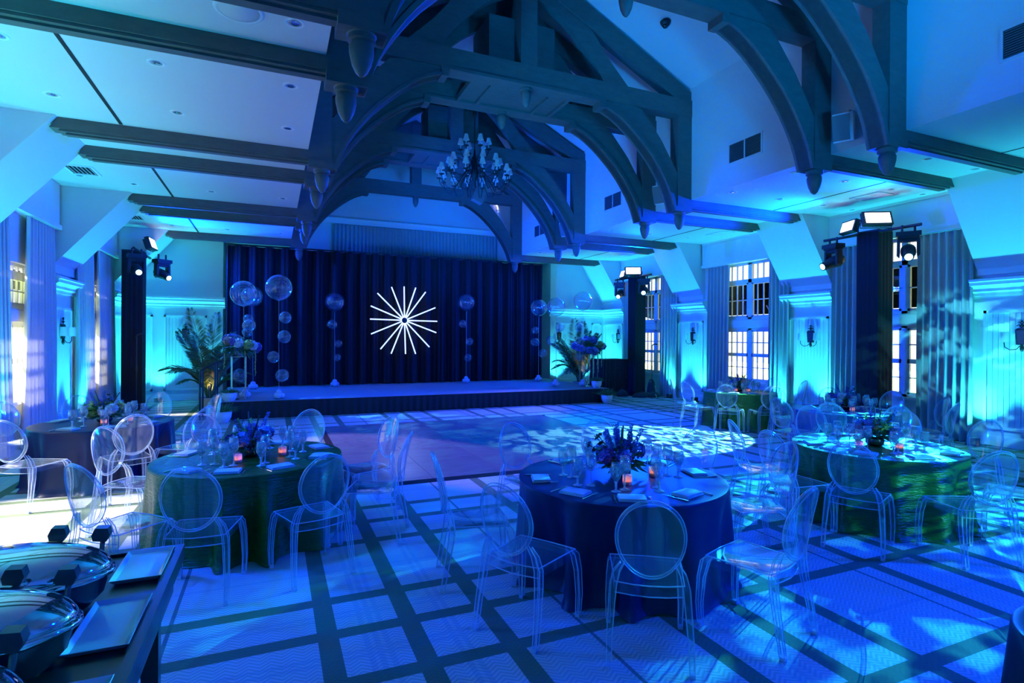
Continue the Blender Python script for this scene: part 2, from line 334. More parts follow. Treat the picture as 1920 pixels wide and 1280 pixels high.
# ------------------------------------------------------------------ room shell
CX, HW, ZC = 4.19, 3.71, 4.76
XL, XR = CX - HW, CX + HW
WL, WR, YE, YB, Y0 = -3.9, 12.05, 18.81, 19.9, -3.0
ZS, RIDGE = 7.0, 8.86
struct('floor', MB().box(WL - 0.2, Y0, -0.1, WR + 0.2, YB + 0.1, 0), CARPET)
struct('ceiling_left', MB().box(WL - 0.2, Y0, ZC, XL, YB + 0.1, ZC + 0.12), CEIL)
struct('ceiling_right', MB().box(XR, Y0, ZC, WR + 0.2, YB + 0.1, ZC + 0.12), CEIL)
struct('wall_clerestory_left', MB().box(XL - 0.12, Y0, ZC + 0.12, XL, YB, ZS + 0.1), PAINT)
struct('wall_clerestory_right', MB().box(XR, Y0, ZC + 0.12, XR + 0.12, YB, ZS + 0.1), PAINT)
struct('ceiling_slope_left', MB().extrude([(XL - 0.12, ZS), (CX, RIDGE), (CX, RIDGE + 0.12), (XL - 0.12, ZS + 0.12)], 'y', Y0, YB), CEIL)
struct('ceiling_slope_right', MB().extrude([(XR + 0.12, ZS), (CX, RIDGE), (CX, RIDGE + 0.12), (XR + 0.12, ZS + 0.12)], 'y', Y0, YB), CEIL)
struct('wall_back', MB().box(WL - 0.2, Y0 - 0.15, 0, WR + 0.2, Y0, ZC).extrude([(XL, ZC), (XR, ZC), (XR, ZS), (CX, RIDGE + .1), (XL, ZS)], 'y', Y0 - 0.15, Y0), PAINT)
struct('wall_gable', MB().box(WL - 0.2, YB, 0, WR + 0.2, YB + 0.12, ZC).extrude([(XL, ZC), (XR, ZC), (XR, ZS), (CX, RIDGE + .1), (XL, ZS)], 'y', YB, YB + 0.12), PAINT)
struct('wall_end_left', MB().box(WL - 0.2, YE, 0, -1.39, YB, ZC), PAINT)
struct('wall_end_right', MB().box(9.70, YE, 0, WR + 0.2, YB, ZC), PAINT)
struct('trim_1', MB().box(XL, 19.78, 5.78, XR, 19.9, 5.98).box(XL, 19.74, 5.93, XR, 19.9, 5.98), TRIMP)
# side walls: piers, aprons, headers around the window openings
WIN = [7.40, 11.50, 15.60]; WW = 0.92
def side_wall(name, x0, x1, wins, zl0, zl1, zu0, zu1):
    m_ = MB(); ys = [Y0] + [q for w in wins for q in (w - WW, w + WW)] + [YB]
    for i in range(0, len(ys), 2): m_.box(x0, ys[i], 0, x1, ys[i + 1], ZC)
    for w in wins:
        m_.box(x0, w - WW, 0, x1, w + WW, zl0); m_.box(x0, w - WW, zl1, x1, w + WW, zu0); m_.box(x0, w - WW, zu1, x1, w + WW, ZC)
    return struct(name, m_, PAINT)
side_wall('wall_right', WR, WR + 0.18, WIN, 0.72, 2.20, 2.45, 4.02)
side_wall('wall_left', WL - 0.18, WL, WIN, 0.80, 2.12, 2.33, 3.10)
# windows
def window(n, x, s, yc, zl0, zl1, zu0, zu1, ztop, label):
    """x: wall plane, s: +1 towards outside"""
    root = bpy.data.objects.new('window_%d' % n, None); C.objects.link(root); root['kind'] = 'structure'
    xo = x + s * 0.08
    def bx(m_, y0, z0, y1, z1, d=0.05): m_.box(min(xo, xo + s * d), y0, z0, max(xo, xo + s * d), y1, z1)
    fr = MB(); bx(fr, yc - WW, zl0, yc + WW, zl0 + 0.05, 0.09); bx(fr, yc - WW, zl1 - 0.05, yc + WW, zl1, 0.09)
    for y in (yc - WW, yc - 0.06, yc + WW - 0.06): bx(fr, y, zl0, y + (0.12 if y == yc - 0.06 else 0.06), zl1, 0.09)
    bx(fr, yc - WW, zu0, yc + WW, zu0 + 0.06, 0.09); bx(fr, yc - WW, zu1 - 0.05, yc + WW, zu1, 0.09); bx(fr, yc - WW, ztop - 0.05, yc + WW, ztop + 0.05, 0.09)
    for y in (yc - WW, yc - 0.06, yc + WW - 0.06): bx(fr, y, zu0, y + (0.12 if y == yc - 0.06 else 0.06), zu1, 0.09)
    obj('window_frame', fr, TRIMP, root)
    mz = (zl0 + zl1) / 2
    for a, b in ((yc - WW + 0.06, yc - 0.06), (yc + 0.06, yc + WW - 0.06)):
        for z0, z1 in ((zl0 + 0.05, mz), (mz, zl1 - 0.05)):
            sa = MB(); bx(sa, a, z0, b, z0 + 0.045); bx(sa, a, z1 - 0.045, b, z1); bx(sa, a, z0, a + 0.045, z1); bx(sa, b - 0.045, z0, b, z1)
            so = obj('sash', sa, TRIMP, root)
            mu = MB()
            for i in range(1, 4): y = a + (b - a) * i / 4; bx(mu, y - 0.012, z0, y + 0.012, z1, 0.03)
            bx(mu, a, (z0 + z1) / 2 - 0.012, b, (z0 + z1) / 2 + 0.012, 0.03)
            obj('muntin', mu, TRIMP, so)
            p = MB(); p.box(xo + s * 0.02 - 0.003, a, z0, xo + s * 0.02 + 0.003, b, z1); obj('pane', p, PANE, so)
        sa = MB(); z0, z1 = zu0 + 0.06, ztop - 0.05
        bx(sa, a, z0, b, z0 + 0.05); bx(sa, a, z1 - 0.05, b, z1); bx(sa, a, z0, a + 0.05, z1); bx(sa, b - 0.05, z0, b, z1)
        so = obj('upper_sash', sa, TRIMP, root); mu = MB()
        for i in range(1, 4): y = a + (b - a) * i / 4; bx(mu, y - 0.012, z0, y + 0.012, z1, 0.03)
        bx(mu, a, (z0 + z1) / 2 - 0.012, b, (z0 + z1) / 2 + 0.012, 0.03); obj('muntin', mu, TRIMP, so)
        obj('pane', MB().box(xo + s * 0.02 - 0.003, a, z0, xo + s * 0.02 + 0.003, b, z1), PANE, so)
        obj('pane', MB().box(xo + s * 0.02 - 0.003, a, ztop + 0.05, xo + s * 0.02 + 0.003, b, zu1 - 0.05), PANE, root)
        mu = MB()
        for i in range(1, 4): y = a + (b - a) * i / 4; bx(mu, y - 0.014, ztop + 0.05, y + 0.014, zu1 - 0.05, 0.03)
        obj('muntin', mu, TRIMP, root)
    si = MB(); si.box(min(x, x - s * 0.06), yc - WW - 0.08, zl0 - 0.05, max(x, x - s * 0.06), yc + WW + 0.08, zl0); obj('window_sill', si, TRIMP, root)
    cs = MB()
    for y in (yc - WW - 0.09, yc + WW): cs.box(min(x, x - s * 0.025), y, zl0, max(x, x - s * 0.025), y + 0.09, zu1)
    cs.box(min(x, x - s * 0.02), yc - WW, zl1 + 0.03, max(x, x - s * 0.02), yc + WW, zu0 - 0.03); obj('casing', cs, TRIMP, root)
for i, y in enumerate(WIN):
    window(i + 1, WR, 1, y, 0.72, 2.20, 2.45, 4.02, 3.52, '')
    window(i + 4, WL, -1, y, 0.80, 2.12, 2.33, 3.10, 2.92, '')
# outside
o = struct('exterior_lawn', MB().box(-40, -20, -0.6, WL - 0.2, 45, -0.5).box(WR + 0.2, -20, -0.6, 45, 45, -0.5), LAWN)
struct('exterior_shade_slab', MB().extrude([(WR + 0.19, 3.50), (WR + 3.2, 2.75), (WR + 3.2, 2.85), (WR + 0.19, 3.58)], 'y', 4, YB), SLAB)  # unseen slab added so the upper right panes look dark
struct('exterior_shade_slab_left', MB().extrude([(WL - 0.19, 2.95), (WL - 0.9, 2.82), (WL - 0.9, 2.90), (WL - 0.19, 3.02)], 'y', 10.2, YB), SLAB)  # added likewise on the left, kept short to let sun in below
# soffits over the piers (sloped underside, dormer cheeks as sides)
LP = [(0.68, 1.95), (4.81, 6.04), (8.95, 10.30), (13.16, 14.45), (17.40, YE)]
n = 0
for a, b in LP:
    n += 1; struct('ceiling_soffit_right_%d' % n, MB().extrude([(10.98, ZC + 0.01), (WR + 0.02, ZC + 0.01), (WR + 0.02, 3.10), (WR - 0.06, 3.10), (WR - 0.06, 3.22)], 'y', a, b), PAINT)
    struct('ceiling_soffit_left_%d' % n, MB().extrude([(-2.60, ZC + 0.01), (WL - 0.02, ZC + 0.01), (WL - 0.02, 3.10), (WL + 0.06, 3.10), (WL + 0.06, 3.26)], 'y', a, b), PAINT)
# pier panelling: cornice, moulding frame, bead boards, baseboard
BOARD = {}
def panel_wall(tn, origin, ux, width, frames, cor=True, bz=0.16):
    """origin: wall foot point, ux: unit vector along the wall, normal = towards room"""
    ux = Vector(ux); nn = Vector((-ux.y, ux.x, 0)); O = Vector(origin)
    rot = Matrix((ux, nn, Vector((0, 0, 1)))).transposed()
    M4 = rot.to_4x4(); M4.translation = O
    def st(name, mb, M_, parent=None):
        mb.v = [tuple(M4 @ Vector(v)) for v in mb.v]
        return obj(name, mb, M_, parent, kind=None if parent else 'structure')
    root = st('trim_%d' % tn, MB().box(0, 0, 0, width, 0.03, bz).box(0, 0, bz, width, 0.02, bz + 0.025), TRIMP)
    if cor:
        st('cornice', MB().extrude([(0, 2.72), (0.035, 2.72), (0.035, 2.78), (0.09, 2.80), (0.09, 2.85), (0.17, 2.91), (0.17, 2.97), (0.20, 2.98), (0.20, 3.02), (0, 3.06)], 'x', -0.06, width + 0.06), TRIMP, root)
    for a, b, z0, z1 in frames:
        fm = MB()
        for (x0, q0, x1, q1) in ((a, z0, b, z0 + 0.05), (a, z1 - 0.05, b, z1), (a, z0, a + 0.05, z1), (b - 0.05, z0, b, z1)):
            fm.box(x0, 0, q0, x1, 0.035, q1)
        st('panel_moulding', fm, TRIMP, root)
        nb = max(3, round((b - a - 0.1) / 0.085)); w = (b - a - 0.1) / nb
        for i in range(nb):
            x = a + 0.05 + i * w
            st('board', MB().box(x + 0.004, 0, z0 + 0.05, x + w - 0.004, 0.012, z1 - 0.05), PAINT, root)
tn = 2
for a, b in RP: panel_wall(tn, (WR, a, 0), (0, 1, 0), b - a, [(0.10, b - a - 0.10, 0.30, 2.45)]); tn += 1
for a, b in RP[1:]: panel_wall(tn, (WL, b, 0), (0, -1, 0), b - a, [(0.10, b - a - 0.10, 0.30, 2.45)]); tn += 1
panel_wall(tn, (-1.39, YE, 0), (-1, 0, 0), 2.45, [(0.42, 1.52, 0.30, 2.50), (1.80, 2.30, 0.30, 2.50)]); tn += 1
panel_wall(tn, (WR, YE, 0), (-1, 0, 0), 2.35, [(0.10, 0.52, 0.30, 2.48), (0.80, 1.15, 0.30, 2.48), (1.40, 2.10, 0.30, 2.48)]); tn += 1
for a, b in ((6.04, 8.95), (10.25, 13.10), (14.45, 17.35)):
    struct('trim_%d' % tn, MB().box(WR - 0.03, a, 0, WR, b, 0.16), TRIMP); tn += 1
    struct('trim_%d' % tn, MB().box(WL, a, 0, WL + 0.03, b, 0.16), TRIMP); tn += 1
    struct('trim_%d' % tn, MB().box(WR - 0.16, a, 4.06, WR, b, ZC).box(WR - 0.20, a, 4.02, WR, b, 4.10).box(WR - 0.18, a, 4.70, WR, b, ZC), TRIMP); tn += 1
    struct('trim_%d' % tn, MB().box(WL, a, 3.94, WL + 0.16, b, ZC).box(WL, a, 3.90, WL + 0.20, b, 3.98), TRIMP); tn += 1
for a, b in ((1.95, 4.81), (6.10, 9.0), (10.45, 13.25), (14.55, 17.48)):
    struct('trim_%d' % tn, MB().box(-1.925, a, ZC - 0.006, -1.885, b, ZC + 0.002), DARK); tn += 1
    struct('trim_%d' % tn, MB().box(10.165, a, ZC - 0.006, 10.19, b, ZC + 0.002), DARK); tn += 1

# ------------------------------------------------------------------ roof trusses
def curve(pts, n=14):
    """Catmull-Rom through 2D points"""
    P = [pts[0]] + list(pts) + [pts[-1]]; out = []
    for i in range(1, len(P) - 2):
        for k in range(n):
            t = k / n; a, b, c, d = P[i - 1], P[i], P[i + 1], P[i + 2]
            out.append(tuple(0.5 * (2 * b[j] + (c[j] - a[j]) * t + (2 * a[j] - 5 * b[j] + 4 * c[j] - d[j]) * t * t + (3 * b[j] - a[j] - 3 * c[j] + d[j]) * t ** 3) for j in (0, 1)))
    return out + [tuple(pts[-1])]
def resample(c, n):
    L = [0.0]
    for i in range(1, len(c)): L.append(L[-1] + math.dist(c[i], c[i - 1]))
    out = []
    for k in range(n):
        t = L[-1] * k / (n - 1); i = max(1, next((q for q in range(len(L)) if L[q] >= t - 1e-9), len(L) - 1)); f = (t - L[i - 1]) / max(1e-9, L[i] - L[i - 1])
        out.append((c[i - 1][0] + (c[i][0] - c[i - 1][0]) * f, c[i - 1][1] + (c[i][1] - c[i - 1][1]) * f))
    return out
ACORN = [(0.02, 0.0), (0.05, 0.03), (0.085, 0.10), (0.105, 0.19), (0.108, 0.25), (0.09, 0.29), (0.12, 0.30), (0.12, 0.34), (0.13, 0.35)]
def make_truss():
    t = thing('roof_truss', '', 'roof truss'); T = 0.24
    for s in (1, -1):
        obj('post', MB().extrude([(s * 3.36, 4.62), (s * 3.71, 4.62), (s * 3.71, 6.46), (s * 3.36, 6.46)], 'y', 0, T).extrude([(s * 3.30, 4.50), (s * 3.71, 4.50), (s * 3.71, 4.62), (s * 3.34, 4.62)], 'y', -0.02, T + 0.02), TIMBER, t)
        inner = resample(curve([(s * 3.29, 4.50), (s * 3.20, 4.78), (s * 3.02, 5.12), (s * 2.72, 5.52), (s * 2.30, 5.92), (s * 1.90, 6.20), (s * 1.58, 6.33)]), 18)
        outer = resample([(s * 3.45, 4.50), (s * 3.42, 5.20), (s * 2.95, 5.90), (s * 2.45, 6.46), (s * 1.56, 6.46)], 18)
        br = MB().strip(inner, outer, 'y', 0.02, T - 0.02)
        lip = [(x + s * 0.05, z + 0.03) for x, z in inner]; br.strip(inner, lip, 'y', -0.025, T + 0.025)
        br.extrude([(s * 1.50, 6.30), (s * 1.62, 6.30), (s * 1.62, 6.46), (s * 1.50, 6.46)], 'y', -0.025, T + 0.025)
        obj('arch_brace', br, TIMBER, t)
        obj('rafter', MB().extrude([(s * 3.71, 6.60), (s * 3.71, 6.98), (0, 8.83), (0, 8.42)], 'y', 0.02, T - 0.02), TIMBER, t)
        ui = resample(curve([(s * 1.62, 6.80), (s * 1.42, 7.10), (s * 1.12, 7.45), (s * 0.80, 7.74), (s * 0.45, 7.95), (s * 0.14, 8.06)]), 14)
        uo = resample([(s * 2.20, 6.80), (s * 1.75, 7.25), (s * 1.30, 7.80), (s * 0.70, 8.15), (s * 0.14, 8.45)], 14)
        obj('upper_brace', MB().strip(ui, uo, 'y', 0.05, T - 0.05), TIMBER, t)
        obj('side_beam', MB().extrude([(s * 3.71, ZC), (s * 6.79, ZC), (s * 6.885, 4.615), (s * 3.71, 4.615)], 'y', 0, T).extrude([(s * 3.71, 4.615), (s * 6.78, 4.615), (s * 6.80, 4.585), (s * 3.71, 4.585)], 'y', 0.02, T - 0.02).extrude([(s * 3.71, 4.585), (s * 6.72, 4.585), (s * 6.735, 4.56), (s * 3.71, 4.56)], 'y', 0.07, T - 0.07), TIMBER, t)
        obj('pendant', MB().lathe([(r * 1.0, z - 0.35) for r, z in ACORN], 14, (s * 3.50, T / 2, 4.50)), TIMBER, t, 'auto')
    obj('tie_beam', MB().box(-3.71, -0.01, 6.46, 3.71, T + 0.01, 6.80).box(-1.56, -0.03, 6.42, 1.56, T + 0.03, 6.47), TIMBER, t)
    obj('king_post', MB().box(-0.16, -0.02, 6.80, 0.16, T + 0.02, 8.70), TIMBER, t)
    obj('pendant', MB().lathe([(r * 0.9, z - 0.35) for r, z in ACORN], 14, (0, T / 2, 6.43)), TIMBER, t, 'auto')
    return t
truss0 = make_truss()
TY = [(4.81, 'nearest of all the roof trusses, close overhead'), (5.92, 'second from the camera, paired with the nearest'), (9.03, 'third from the camera, in front of the timber box'), (10.19, 'fourth, just in front of the chandelier'), (13.26, 'fifth, just behind the chandelier'), (14.32, 'sixth, second of the far pair'), (17.50, 'farthest of all, above the front of the stage')]
for i, (y, w) in enumerate(TY):
    lb = 'weathered timber roof truss, ' + w
    if i == 0: truss0.location = (CX, y, 0); truss0['label'] = lb
    else: dup(truss0, (CX, y, 0), 0, lb)
def timber_box(y0, y1, label):
    t = thing('timber_box', label, 'timber box', (CX, y0, 0)); d = y1 - y0
    obj('box_body', MB().box(-0.66, 0.02, 6.50, 0.66, d - 0.02, 7.72), TIMBER, t)
    for x in (-1.0, -0.62, 0.55, 0.93): obj('underside_rail', MB().box(x, 0, 6.42, x + 0.07, d, 6.52), TIMBER, t)
    for a, b in ((-0.93, -0.62), (-0.55, 0.55), (0.62, 0.93)): obj('underside_panel', MB().box(a, 0, 6.47, b, d, 6.50), TIMBER, t)
timber_box(9.28, 10.18, 'square timber box on the ceiling ties of the middle truss pair, panelled underneath')
timber_box(13.51, 14.31, 'square timber box on the ties of the far truss pair beyond the chandelier')

# ------------------------------------------------------------------ ceiling fittings
def make_downlight():
    t = thing('downlight', '', 'downlight', group='recessed downlights in the flat ceilings')
    obj('trim_ring', MB().lathe([(0.055, -0.001), (0.075, -0.006), (0.085, -0.004), (0.088, 0.0)], 18, cap=False), TRIMP, t)
    obj('reflector', MB().lathe([(0.058, -0.003), (0.05, 0.0), (0.035, -0.004), (0.012, -0.006)], 14), CHROME, t, True)
    return t
dl0 = make_downlight(); first = True
bays = [('nearest bay', (1.95, 4.81), (2.75, 4.05)), ('first visible window bay', (6.1, 9.0), (6.82, 8.23)), ('middle window bay', (10.4, 13.2), (11.02, 12.45)), ('far window bay', (14.5, 17.5), (15.2, 16.7)),
        ('narrow strip of the nearest truss pair', (5.05, 5.9), (5.44,)), ('narrow strip of the middle truss pair', (9.3, 10.1), (9.72,)), ('narrow strip of the far truss pair', (13.5, 14.3), (13.9,))]
for side, xs in (('left', (0.17, -1.14, -2.43)), ('right', (8.21, 9.47, 10.76))):
    for bn, _, ys in bays:
        if bn == 'nearest bay' : continue
        for x, rn in zip(xs, ('row by the nave', 'middle row', 'row by the windows')):
            for k, y in enumerate(ys):
                pos = '' if len(ys) == 1 else (', nearer one', ', farther one')[k]
                lb = 'recessed downlight, %s ceiling, %s, %s%s' % (side, bn.replace('first visible', 'front').replace('narrow strip of the ', '').replace(' truss pair', ' beam pair'), rn, pos)
                if first: dl0.location = (x, y, ZC); dl0['label'] = lb; first = False
                else: dup(dl0, (x, y, ZC), 0, lb)
for x, y, lb in ((11.68, 6.8, 'recessed downlight beside the right front window pelmet, nearer one'), (11.68, 8.24, 'recessed downlight beside the right front window pelmet, farther one'), (-3.2, 12.2, 'recessed downlight in left ceiling corner beside the vent grille')):
    dup(dl0, (x, y, ZC), 0, lb)
# eyeball spots on the nave slope
def slope_z(x): return ZS + (RIDGE - ZS) * (1 - abs(x - CX) / HW)
for i, (x, y, lb) in enumerate(((5.45, 7.45, 'dark eyeball spotlight on nave slope, highest and nearest'), (6.55, 8.2, 'dark eyeball spotlight on nave slope, right of the timber box'), (6.7, 11.2, 'dark eyeball spotlight on nave slope, just behind the middle rafter'))):
    t = thing('eyeball_spotlight', lb, 'spotlight', (x, y, slope_z(x) - 0.01), 0, 'eyeball spotlights on the nave slope')
    obj('housing', MB().lathe([(0.02, -0.06), (0.07, -0.05), (0.09, -0.01), (0.10, 0.02)], 16), BLACK, t, True); obj('lamp', MB().lathe([(0.01, -0.09), (0.045, -0.085), (0.055, -0.05)], 12), DKSTEEL, t, True)
t = thing('ceiling_speaker', 'large round ceiling speaker in left ceiling near the front beam', 'speaker', (-0.29, 5.42, ZC))
obj('grille', MB().lathe([(0.005, -0.012), (0.17, -0.01), (0.175, -0.004)], 28), SPK, t, True); obj('rim', MB().lathe([(0.17, -0.012), (0.19, -0.016), (0.20, -0.01), (0.205, 0.0)], 28, cap=False), TRIMP, t, True)
# linear vent grilles in the ceiling
for x, y, lb in ((-3.05, 11.75, 'louvred ceiling vent in the left middle window bay'), (-3.1, 15.9, 'louvred ceiling vent in the left far window bay'), (10.9, 7.3, 'louvred ceiling vent in the right front window bay'), (11.1, 11.55, 'louvred ceiling vent in the right middle window bay'), (11.1, 15.7, 'louvred ceiling vent in the right far window bay')):
    t = thing('ceiling_vent', lb, 'vent', (x, y, ZC), 0, 'ceiling vents')
    fm = MB()
    for q in ((-0.22, -0.30, 0.22, -0.26), (-0.22, 0.26, 0.22, 0.30), (-0.22, -0.26, -0.18, 0.26), (0.18, -0.26, 0.22, 0.26)): fm.box(q[0], q[1], -0.02, q[2], q[3], 0)
    obj('frame', fm, TRIMP, t); obj('duct', MB().box(-0.18, -0.26, -0.004, 0.18, 0.26, -0.001), DARK, t)
    for k in range(6): obj('slat', MB().obox((-0.15 + k * 0.06, 0, -0.010), (0.035, 0.52, 0.004), R(y=0.6)), TRIMP, t)
# return-air grilles and speakers on the right clerestory wall
for y, lb in ((3.35, 'wide return air grille high on the right clerestory wall, nearest'), (7.62, 'return air grille on right clerestory wall beside the front truss pair'), (11.90, 'return air grille on right clerestory wall beyond the middle trusses'), (16.10, 'return air grille on right clerestory wall nearest the stage')):
    t = thing('wall_vent', lb, 'vent', (XR, y, 5.38), 0, 'return air grilles on the clerestory wall')
    fm = MB().box(-0.02, -0.40, -0.20, 0, 0.40, -0.17).box(-0.02, -0.40, 0.17, 0, 0.40, 0.20).box(-0.02, -0.40, -0.17, 0, -0.37, 0.17).box(-0.02, 0.37, -0.17, 0, 0.40, 0.17).box(-0.02, -0.012, -0.17, 0, 0.012, 0.17)
    obj('frame', fm, PAINT, t); obj('duct', MB().box(-0.003, -0.37, -0.17, -0.001, 0.37, 0.17), DARK, t)
    for a in (-0.37, 0.012):
        for k in range(12): obj('louvre', MB().obox((-0.010, a + 0.179, -0.155 + k * 0.028), (0.018, 0.358, 0.003), R(y=0.5)), GRILLE, t)
for y, lb in ((5.55, 'white box speaker on right clerestory wall between nearest trusses'), (9.72, 'white box speaker on right clerestory wall between middle trusses'), (13.95, 'white box speaker on right clerestory wall between far trusses')):
    t = thing('wall_speaker', lb, 'speaker', (XR - 0.02, y, 5.02), 0, 'wall speakers')
    rm = R(y=-0.35, z=0.5)
    obj('cabinet', MB().obox((-0.20, 0, 0), (0.22, 0.26, 0.40), rm), SPK, t); obj('speaker_grille', MB().obox((-0.315, -0.035, -0.04), (0.02, 0.22, 0.36), rm), GRILLE, t); obj('bracket', MB().box(-0.12, -0.03, 0.20, 0.02, 0.03, 0.26).box(-0.14, -0.03, 0.05, -0.10, 0.03, 0.26), SPK, t)
t = thing('hanging_speaker', 'slanted pale column speaker hanging just behind the chandelier', 'speaker', (4.75, 13.0, 5.55))
obj('cabinet', MB().obox((0, 0, 0), (0.26, 0.2, 0.62), R(y=0.42)), TIMBER, t); obj('hanger', MB().tube([(0.1, 0, 0.28), (0.1, 0.25, 0.92)], 0.012), BLACK, t)

# chandelier
ch = thing('chandelier', 'large black iron chandelier with pale shades hanging in the nave', 'chandelier', (CX, 11.93, 5.55))
obj('rod', MB().tube([(0, 0, 0.3), (0, 0, 3.32)], 0.012), IRON, ch); obj('canopy', MB().lathe([(0.02, 1.35), (0.05, 1.40), (0.05, 1.60), (0.02, 1.65)], 10), IRON, ch)
obj('column', MB().lathe([(0.01, -0.28), (0.05, -0.22), (0.03, -0.12), (0.07, 0.0), (0.10, 0.1), (0.05, 0.2), (0.08, 0.32), (0.03, 0.42), (0.02, 0.62)], 12), IRON, ch, True)
def arm_mesh(R_, z0, z1, sag):
    return MB().tube([(0.05, 0, z0 + 0.12), (R_ * 0.18, 0, z0 + 0.20), (R_ * 0.38, 0, z0 + 0.02), (R_ * 0.62, 0, z1 - sag), (R_ * 0.85, 0, z1 - sag * 0.85), (R_ * 0.98, 0, z1 - sag * 0.3), (R_, 0, z1)], 0.010, 5).mesh('arm', IRON, True)
pan_me = MB().lathe([(0.01, -0.02), (0.055, 0.0), (0.062, 0.012)], 10).mesh('drip_pan', IRON, True)
slv_me = MB().lathe([(0.012, 0.0), (0.012, 0.15)], 7).mesh('candle_sleeve', WAX, True)
shd_me = MB().lathe([(0.075, 0.13), (0.055, 0.19), (0.040, 0.26)], 12, cap=False).mesh('shade', SHADE, True)
for cnt, R_, z0, z1, sag, off in ((14, 0.80, -0.05, -0.05, 0.30, 0.1), (10, 0.58, 0.08, 0.18, 0.22, 0.3), (6, 0.32, 0.25, 0.62, 0.18, 0.6)):
    am = arm_mesh(R_, z0, z1, sag)
    for k in range(cnt):
        a = off + 2 * PI * k / cnt; ar = put('arm', am, ch, (0, 0, 0), (0, 0, a)); 
        for nm, me in (('drip_pan', pan_me), ('candle_sleeve', slv_me), ('shade', shd_me)): put(nm, me, ar, (R_, 0, z1))

# wall sconces
def make_sconce():
    t = thing('wall_sconce', '', 'sconce', group='wall sconces')            # local: x out of the wall, y along it
    obj('backplate', MB().extrude([(-0.075, -0.10), (0.075, -0.10), (0.095, 0.16), (0.06, 0.19), (-0.06, 0.19), (-0.095, 0.16)], 'x', 0.01, 0.045), IRON, t)
    obj('mirror', MB().extrude([(-0.055, -0.08), (0.055, -0.08), (0.070, 0.15), (-0.070, 0.15)], 'x', 0.045, 0.05), DKSTEEL, t)
    orn = MB().ball((0.03, 0, 0.24), 0.022, 8, 6).ball((0.03, 0, 0.31), 0.018, 8, 6)
    for s in (-1, 1): orn.tube([(0.03, 0, 0.20), (0.03, s * 0.04, 0.25), (0.03, s * 0.075, 0.23)], 0.009, 5).tube([(0.03, 0, 0.26), (0.03, s * 0.035, 0.30), (0.03, s * 0.06, 0.29)], 0.007, 5)
    obj('finial', orn, IRON, t); obj('drop', MB().lathe([(0.015, -0.22), (0.03, -0.17), (0.02, -0.10)], 8, (0.03, 0, 0)), IRON, t, True)
    for s in (-1, 1):
        ar = obj('arm', MB().tube([(0.04, s * 0.02, -0.12), (0.07, s * 0.06, -0.18), (0.10, s * 0.14, -0.19), (0.11, s * 0.21, -0.14), (0.11, s * 0.22, -0.06)], 0.008, 6), IRON, t)
        obj('shade', MB().lathe([(0.072, -0.05), (0.064, 0.13)], 14, (0.11, s * 0.22, 0), cap=False), SHADE, ar, True)
    return t
sc0 = make_sconce(); first = True
for x, y, rz, lb in ((WR - 0.02, 5.36, PI, 'two-shade iron wall sconce on the right wall, nearest pier'), (WR - 0.02, 9.50, PI, 'two-shade iron wall sconce on right wall between front windows'), (WR - 0.02, 13.62, PI, 'two-shade iron wall sconce on right wall between farther windows'), (WR - 0.02, 17.70, PI, 'two-shade iron wall sconce on right wall behind the far light tower'),
                      (WL + 0.02, 13.72, 0, 'two-shade iron wall sconce on the left window wall between curtains'), (-2.36, YE - 0.02, -PI / 2, 'two-shade iron wall sconce left of the stage beside the palm'), (10.05, YE - 0.02, -PI / 2, 'two-shade iron wall sconce right of the stage behind the palm')):
    if first: sc0.location = (x, y, 1.93); sc0.rotation_euler = (0, 0, rz); sc0['label'] = lb; first = False
    else: dup(sc0, (x, y, 1.93), rz, lb)

# ------------------------------------------------------------------ curtains and drapes
def pleats(fn, nu, nv): return MB().grid(fn, nu, nv)
def curtain(x, s, y0, y1, z1, label, b0=None, b1=None, seed=0):
    """pleated panel hanging along a side wall; b0,b1: its extent at the floor"""
    rr = random.Random(seed); np_ = max(5, int((y1 - y0) / 0.13)); ph = [rr.uniform(-0.5, 0.5) for _ in range(np_ + 2)]
    b0 = y0 if b0 is None else b0; b1 = y1 if b1 is None else b1
    def fn(u, v):
        a = y0 + (y1 - y0) * u; b = b0 + (b1 - b0) * u; w = v ** 0.8
        y = a + (b - a) * (1 - w); ang = 2 * PI * np_ * u + ph[int(u * np_)] * 0.8
        amp = 0.045 + 0.03 * (1 - v)
        return (x - s * (0.03 + amp * (1 + math.sin(ang + 0.6 * math.sin(3 * v)))), y, 0.015 + (z1 - 0.015) * v)
    t = thing('curtain', label, 'curtain', group='floor-length window curtains')
    obj('curtain_panel', pleats(fn, np_ * 8, 12), CURTAIN if s > 0 or y0 < 11 else CURTAIN_LIT, t, True)
    obj('heading_tape', MB().box(min(x - s * 0.06, x - s * 0.16), y0, z1 - 0.03, max(x - s * 0.06, x - s * 0.16), y1, z1), CURTAIN, t)
curtain(WR - 0.03, 1, 6.06, 7.02, 4.03, 'wide pale window curtain right of the near light tower', seed=1)
curtain(WR - 0.03, 1, 8.05, 8.88, 4.03, 'pale window curtain left of the near light tower', seed=2)
curtain(WR - 0.03, 1, 10.05, 10.68, 4.03, 'pale curtain on the right, nearer side of the middle window', seed=3)
curtain(WR - 0.03, 1, 12.05, 12.88, 4.03, 'pale curtain on the right wall, farther side of the middle window', seed=4)
curtain(WR - 0.03, 1, 14.25, 15.12, 4.03, 'pale curtain right of the far light tower', seed=5)
curtain(WR - 0.03, 1, 16.45, 17.2, 4.03, 'pale curtain behind the far light tower', seed=6)
curtain(WL + 0.03, -1, 10.20, 11.02, 3.92, 'pale curtain on the left wall, at the left picture edge', 10.3, 11.12, seed=7)
curtain(WL + 0.03, -1, 11.75, 13.0, 3.92, 'sunlit pale curtain on the left wall pulled across the window', 11.55, 13.05, seed=8)
